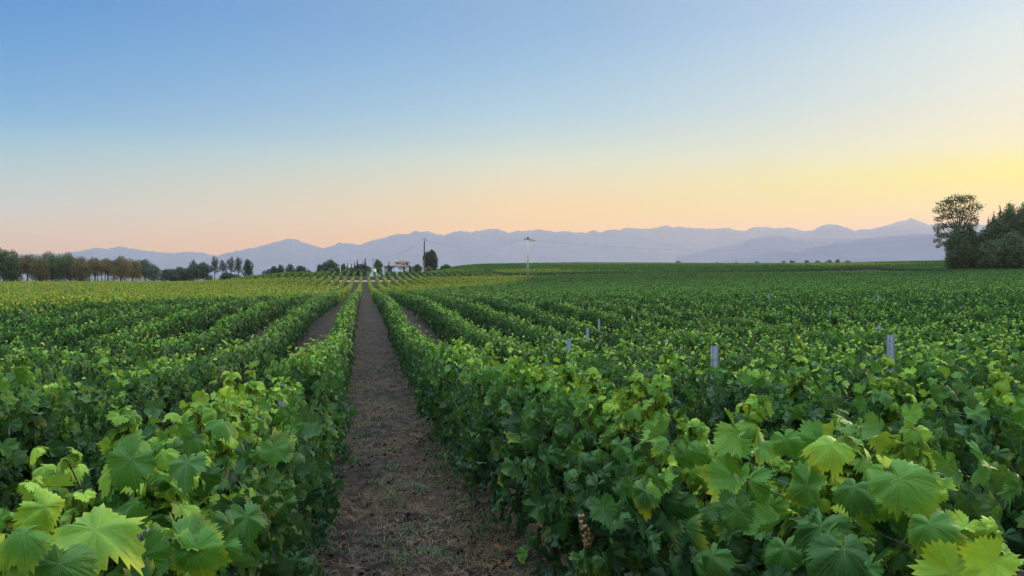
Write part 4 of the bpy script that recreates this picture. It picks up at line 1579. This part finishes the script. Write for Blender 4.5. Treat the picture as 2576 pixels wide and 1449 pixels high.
p = at(1328, 698, 176)
g = float(G_at(p[0], p[1]))
ztop = at(1328, 600, 176)[2]
pole = empty('utility_pole', (p[0], p[1], g))
tag(pole, 'pale twin-shaft concrete utility pole rising from the vines', 'utility pole')
mb = MB()
hh = ztop - g
for s_ in (-1, 1):
    mb.box((p[0] + s_ * .15 - .02, p[1], g + hh / 2), (.15, .28, hh), taper=.72)
mb.box((p[0] - .02, p[1] + .02, g + hh / 2), (.17, .10, hh - .1))
mb.build('shaft', M['concrete'], pole)
mb = MB()
zc = at(1328, 603, 176)[2]
xa, xb = at(1319, 603, 176), at(1346, 606, 176)
mb.tube([(xa[0], xa[1], xa[2] - .2), (p[0] - .9, p[1], zc + .12), (p[0], p[1], zc + .1), (p[0] + 1.2, p[1], zc - .05), (xb[0], xb[1], xb[2] + .1)], [.07, .08, .10, .08, .06], 6)
arm = mb.build('crossarm', M['dark_metal'], pole)
for off in (-.75, .35, .9, 1.45):
    mb = MB()
    mb.ball((p[0] + off, p[1], zc + (.22 if off < 0 else -.25)), .11, 6, 5, (1, 1, 1.4))
    mb.build('insulator', M['dark_metal'], arm)
mb = MB()
mb.box((p[0], p[1], ztop + .12), (.5, .3, .35))
mb.build('cap', M['dark_metal'], pole)
pole_c = (p[0], p[1], zc)

p = at(1067.5, 676, 236)
g = float(G_at(p[0], p[1]))
ztop = at(1067.5, 606, 236)[2]
pole = empty('utility_pole', (p[0], p[1], g))
tag(pole, 'brown wooden utility pole with a curved arm beside the domed conifer', 'utility pole')
mb = MB()
mb.tube([(p[0], p[1], g - .3), (p[0] - .05, p[1], (g + ztop) / 2), (p[0], p[1], ztop)], [.24, .20, .16], 8)
mb.build('shaft', M['pole_wood'], pole, smooth=True)
mb = MB()
t_ = np.linspace(-1, 1, 11)
mb.tube(np.stack([p[0] + t_ * 1.05, p[1] + 0 * t_, ztop + .55 - .75 * t_ ** 2 - .25 * np.abs(t_) ** 6 * 0 + .25 * (np.abs(t_) > .9)], 1), .055, 6)
mb.tube([(p[0], p[1], ztop - .1), (p[0], p[1], ztop + .95)], .06, 6)
mb.build('arm', M['dark_metal'], pole)
pole_w = (p[0], p[1], ztop + .2)

p = at(938.5, 686, 262)
g = float(G_at(p[0], p[1]))
ztop = at(938.5, 652, 262)[2]
pole = empty('utility_pole', (p[0], p[1], g))
tag(pole, 'thin grey service pole in front of the round green tree', 'utility pole')
mb = MB()
mb.tube([(p[0], p[1], g - .3), (p[0], p[1], ztop)], [.13, .09], 8)
mb.build('shaft', M['concrete'], pole, smooth=True)
mb = MB()
mb.tube([(p[0] - .45, p[1], ztop - .15), (p[0], p[1], ztop + .1), (p[0] + .45, p[1], ztop - .15)], .04, 5)
mb.build('arm', M['dark_metal'], pole)
pole_s = (p[0], p[1], ztop)
p = at(856, 690, 240)
g = float(G_at(p[0], p[1]))
ztop = at(856, 668, 240)[2]
stake = empty('stake', (p[0], p[1], g))
tag(stake, 'short white stake at the far end of the vines left of the track', 'stake')
mb = MB()
mb.box((p[0], p[1], (g + ztop) / 2), (.22, .22, ztop - g))
mb.build('shaft', M['concrete'], stake)
mb = MB()
mb.box((p[0], p[1], ztop + .04), (.32, .32, .08))
mb.build('cap', M['concrete'], stake)


def span(a, b, sag, label, r=.011):
    a = np.array(a)
    b = np.array(b)
    t = np.linspace(0, 1, 40)[:, None]
    P = a * (1 - t) + b * t
    P[:, 2] -= sag * 4 * (t * (1 - t))[:, 0]
    mb = MB()
    mb.tube(P, r, 5)
    o = mb.build('power_line', M['dark_metal'], origin=tuple(a))
    tag(o, label, 'cable', 'overhead power lines')


span((pole_c[0] - .8, pole_c[1], pole_c[2]), pole_w, 2.0, 'sagging power line from the concrete pole to the wooden pole')
span((pole_c[0] + 1.45, pole_c[1], pole_c[2] - .15), tuple(at(2405, 588, 233)), 3.2, 'long power line from the concrete pole to the right wood')
span((pole_w[0] - 1.0, pole_w[1], pole_w[2] - .5), pole_s, 1.2, 'thin power line from the wooden pole down to the service pole')

# ------------------------------------------------------------------ mountains
def mountain_mat():
    m, t = new_mat('mountain_haze_blue')
    n = noise_tex(t, 0.004, 6, 0.6)
    col = ramp(t, n, [(0.35, (0.060, 0.085, 0.14, 1)), (0.65, (0.085, 0.11, 0.165, 1))])  # blue of distance haze painted into the slope colour
    out_surface(t, principled(t, col, 0.95, 0.1, 0, None))
    return m


M['mountain'] = mountain_mat()


def ridge(label, pts, D, depth_m, seed, jag=1.0):
    pts = np.array(pts, float)
    n = max(60, int((pts[-1, 0] - pts[0, 0]) / 1.3))
    xs = np.linspace(pts[0, 0], pts[-1, 0], n)
    ys = np.interp(xs, pts[:, 0], pts[:, 1])
    ys = ys + (fbm(xs / 7.0 + seed, 0 * xs, 4, .65) * 2.6 - .2) * jag
    top = np.array([at(x, y, D) for x, y in zip(xs, ys)])
    kk = np.exp(-(np.arange(-40, 41) / 15.0) ** 2)
    tz = np.convolve(np.pad(top[:, 2], 40, mode='edge'), kk / kk.sum(), mode='valid')
    tz = np.minimum(tz, top[:, 2] + 4)
    dirs = top[:, :2] / np.linalg.norm(top[:, :2], axis=1, keepdims=True)
    m = 33
    V = []
    for j in range(m):
        f = j / (m - 1)
        s_ = f * 2 - 1                    # -1 front foot .. 0 crest .. 1 back foot
        fall = 1 - abs(s_) ** 0.85
        r = D + s_ * depth_m
        sp_ = fbm(xs / 75.0 + seed, np.full(n, f * 3.0), 3)
        wob = 1 + 0.25 * sp_ * (1 - fall) * (1 if abs(s_) > .02 else 0)
        lim = 1 + s_ * depth_m / D * 1.1 - .25 * abs(s_) if s_ < 0 else 1
        zt = top[:, 2] * max(0, 1 - abs(s_) / .10) + tz * (1 - max(0, 1 - abs(s_) / .10))
        z = -40 + (zt + 40) * np.clip(fall * wob, 0, lim)
        if abs(s_) < 1e-6:
            z = top[:, 2]
        rr = r + 0.10 * depth_m * fbm(xs / 60.0 - seed, np.full(n, f * 3.0), 3) * (1 - fall)
        V.append(np.stack([dirs[:, 0] * rr, dirs[:, 1] * rr, z], 1))
    V = np.concatenate(V)
    o = mesh_np('mountain', V, grid_faces(n, m), M['mountain'], smooth=True)
    tag(o, label, 'mountain', kind='structure')


L_ = [(-260, 650), (-100, 645), (0, 641), (80, 640), (150, 638), (205, 632), (240, 624), (270, 626), (300, 620), (330, 625), (365, 631), (400, 634), (440, 637), (480, 634), (515, 637), (545, 644), (600, 652), (640, 665)]
M1 = [(500, 660), (545, 645), (570, 637), (600, 630), (639, 623.3), (668.8, 616), (698.5, 607), (722.3, 601), (737, 600.4), (758, 607), (782, 615.3), (799.7, 622.7), (817.6, 624.8), (829.5, 620.3), (853.3, 609.9), (871, 612.3), (906.9, 615.3),
      (924.7, 609.9), (945.6, 602.5), (963.4, 600.1), (978.3, 594.4), (996.2, 589.7), (1008, 590.5), (1028.9, 587.6), (1043.8, 580.7), (1055.7, 583.7), (1076.6, 583.1), (1094.4, 587.6), (1112.3, 592), (1127.2, 587.6), (1145, 583.1),
      (1162.9, 581.7), (1180.7, 584.6), (1198.6, 581.7), (1216.5, 577.8), (1231.4, 577.2), (1249.2, 575.7), (1261, 578.7), (1279, 585.5), (1293.9, 582.5), (1326.6, 580.2), (1359, 577.8), (1383, 581), (1399.6, 583.5), (1421.4, 581.9), (1446, 585.4),
      (1470.5, 586.2), (1492.4, 580.8), (1515.5, 585.4), (1525, 579.1), (1557.9, 578), (1571, 580), (1601.6, 581.3), (1618, 588), (1631.6, 593.6), (1680, 606), (1740, 622), (1800, 640)]
M2 = [(1480, 600), (1540, 584), (1577, 573.7), (1607, 575.3), (1639.8, 575.3), (1661.6, 569), (1672.5, 567.2), (1689, 571.8), (1732.6, 572.6), (1776.2, 575.9), (1836.3, 573.2), (1850, 578.6), (1874.5, 581.3), (1896.3, 571.8), (1923, 571.1), (1951.3, 575.3),
      (1987.8, 572.5), (2015.9, 579.5), (2060, 588), (2120, 600)]
M3 = [(1960, 605), (2001.8, 593), (2027, 581.7), (2046.8, 579), (2066.4, 568.3), (2083.3, 564.1), (2102.9, 564.7), (2119.8, 569.7), (2150.7, 580.9), (2167.5, 577.3), (2195.6, 578.1), (2232, 570.5), (2290, 569.7), (2340, 569.7), (2420, 572), (2500, 566), (2600, 575), (2760, 580), (2900, 590)]
M4 = [(2180, 580), (2235, 565.5), (2260, 557.1), (2279.8, 553.7), (2292.5, 548.1), (2307.9, 554.3), (2336, 565.5), (2400, 562), (2480, 566), (2600, 572), (2700, 580)]
M5 = [(1700, 645), (1760, 632), (1853, 614.6), (1903.6, 597.8), (1942.9, 592.2), (1976.6, 595), (1999, 599), (2060, 602), (2150, 600), (2300, 596), (2500, 600), (2700, 604), (2900, 610)]
M6 = [(1790, 660), (1853, 649.7), (1900, 642), (1965, 630), (2010, 632), (2050, 622), (2105.7, 610.3), (2150, 605), (2189.9, 599), (2302, 589.3), (2400, 592), (2600, 590), (2900, 600)]
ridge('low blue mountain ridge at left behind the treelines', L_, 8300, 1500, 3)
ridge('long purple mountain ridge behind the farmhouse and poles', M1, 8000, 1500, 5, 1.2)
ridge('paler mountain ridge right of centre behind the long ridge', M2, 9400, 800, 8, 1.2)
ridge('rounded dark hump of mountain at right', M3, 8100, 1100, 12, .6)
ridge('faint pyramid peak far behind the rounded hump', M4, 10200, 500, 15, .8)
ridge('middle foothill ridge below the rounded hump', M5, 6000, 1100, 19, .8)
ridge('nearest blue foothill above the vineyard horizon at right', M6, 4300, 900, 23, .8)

# ------------------------------------------------------------------ haze
def haze(density, color, anis):
    lo_z, hi_z = -75.0, HAZE_TOP
    mb = MB()
    mb.box((1500, 4300, (lo_z + hi_z) / 2), (23000, 14200, hi_z - lo_z))
    m, t = new_mat('haze')
    pv = t.nodes.new('ShaderNodeVolumePrincipled')
    pv.inputs['Color'].default_value = color
    pv.inputs['Density'].default_value = density
    pv.inputs['Anisotropy'].default_value = anis
    o = t.nodes.new('ShaderNodeOutputMaterial')
    t.links.new(pv.outputs[0], o.inputs['Volume'])
    ob = mb.build('haze', m)
    tag(ob, 'blue evening haze in front of the mountains', 'haze', kind='stuff')


haze(HAZE_D, (0.66, 0.62, 0.62, 1), 0.35)
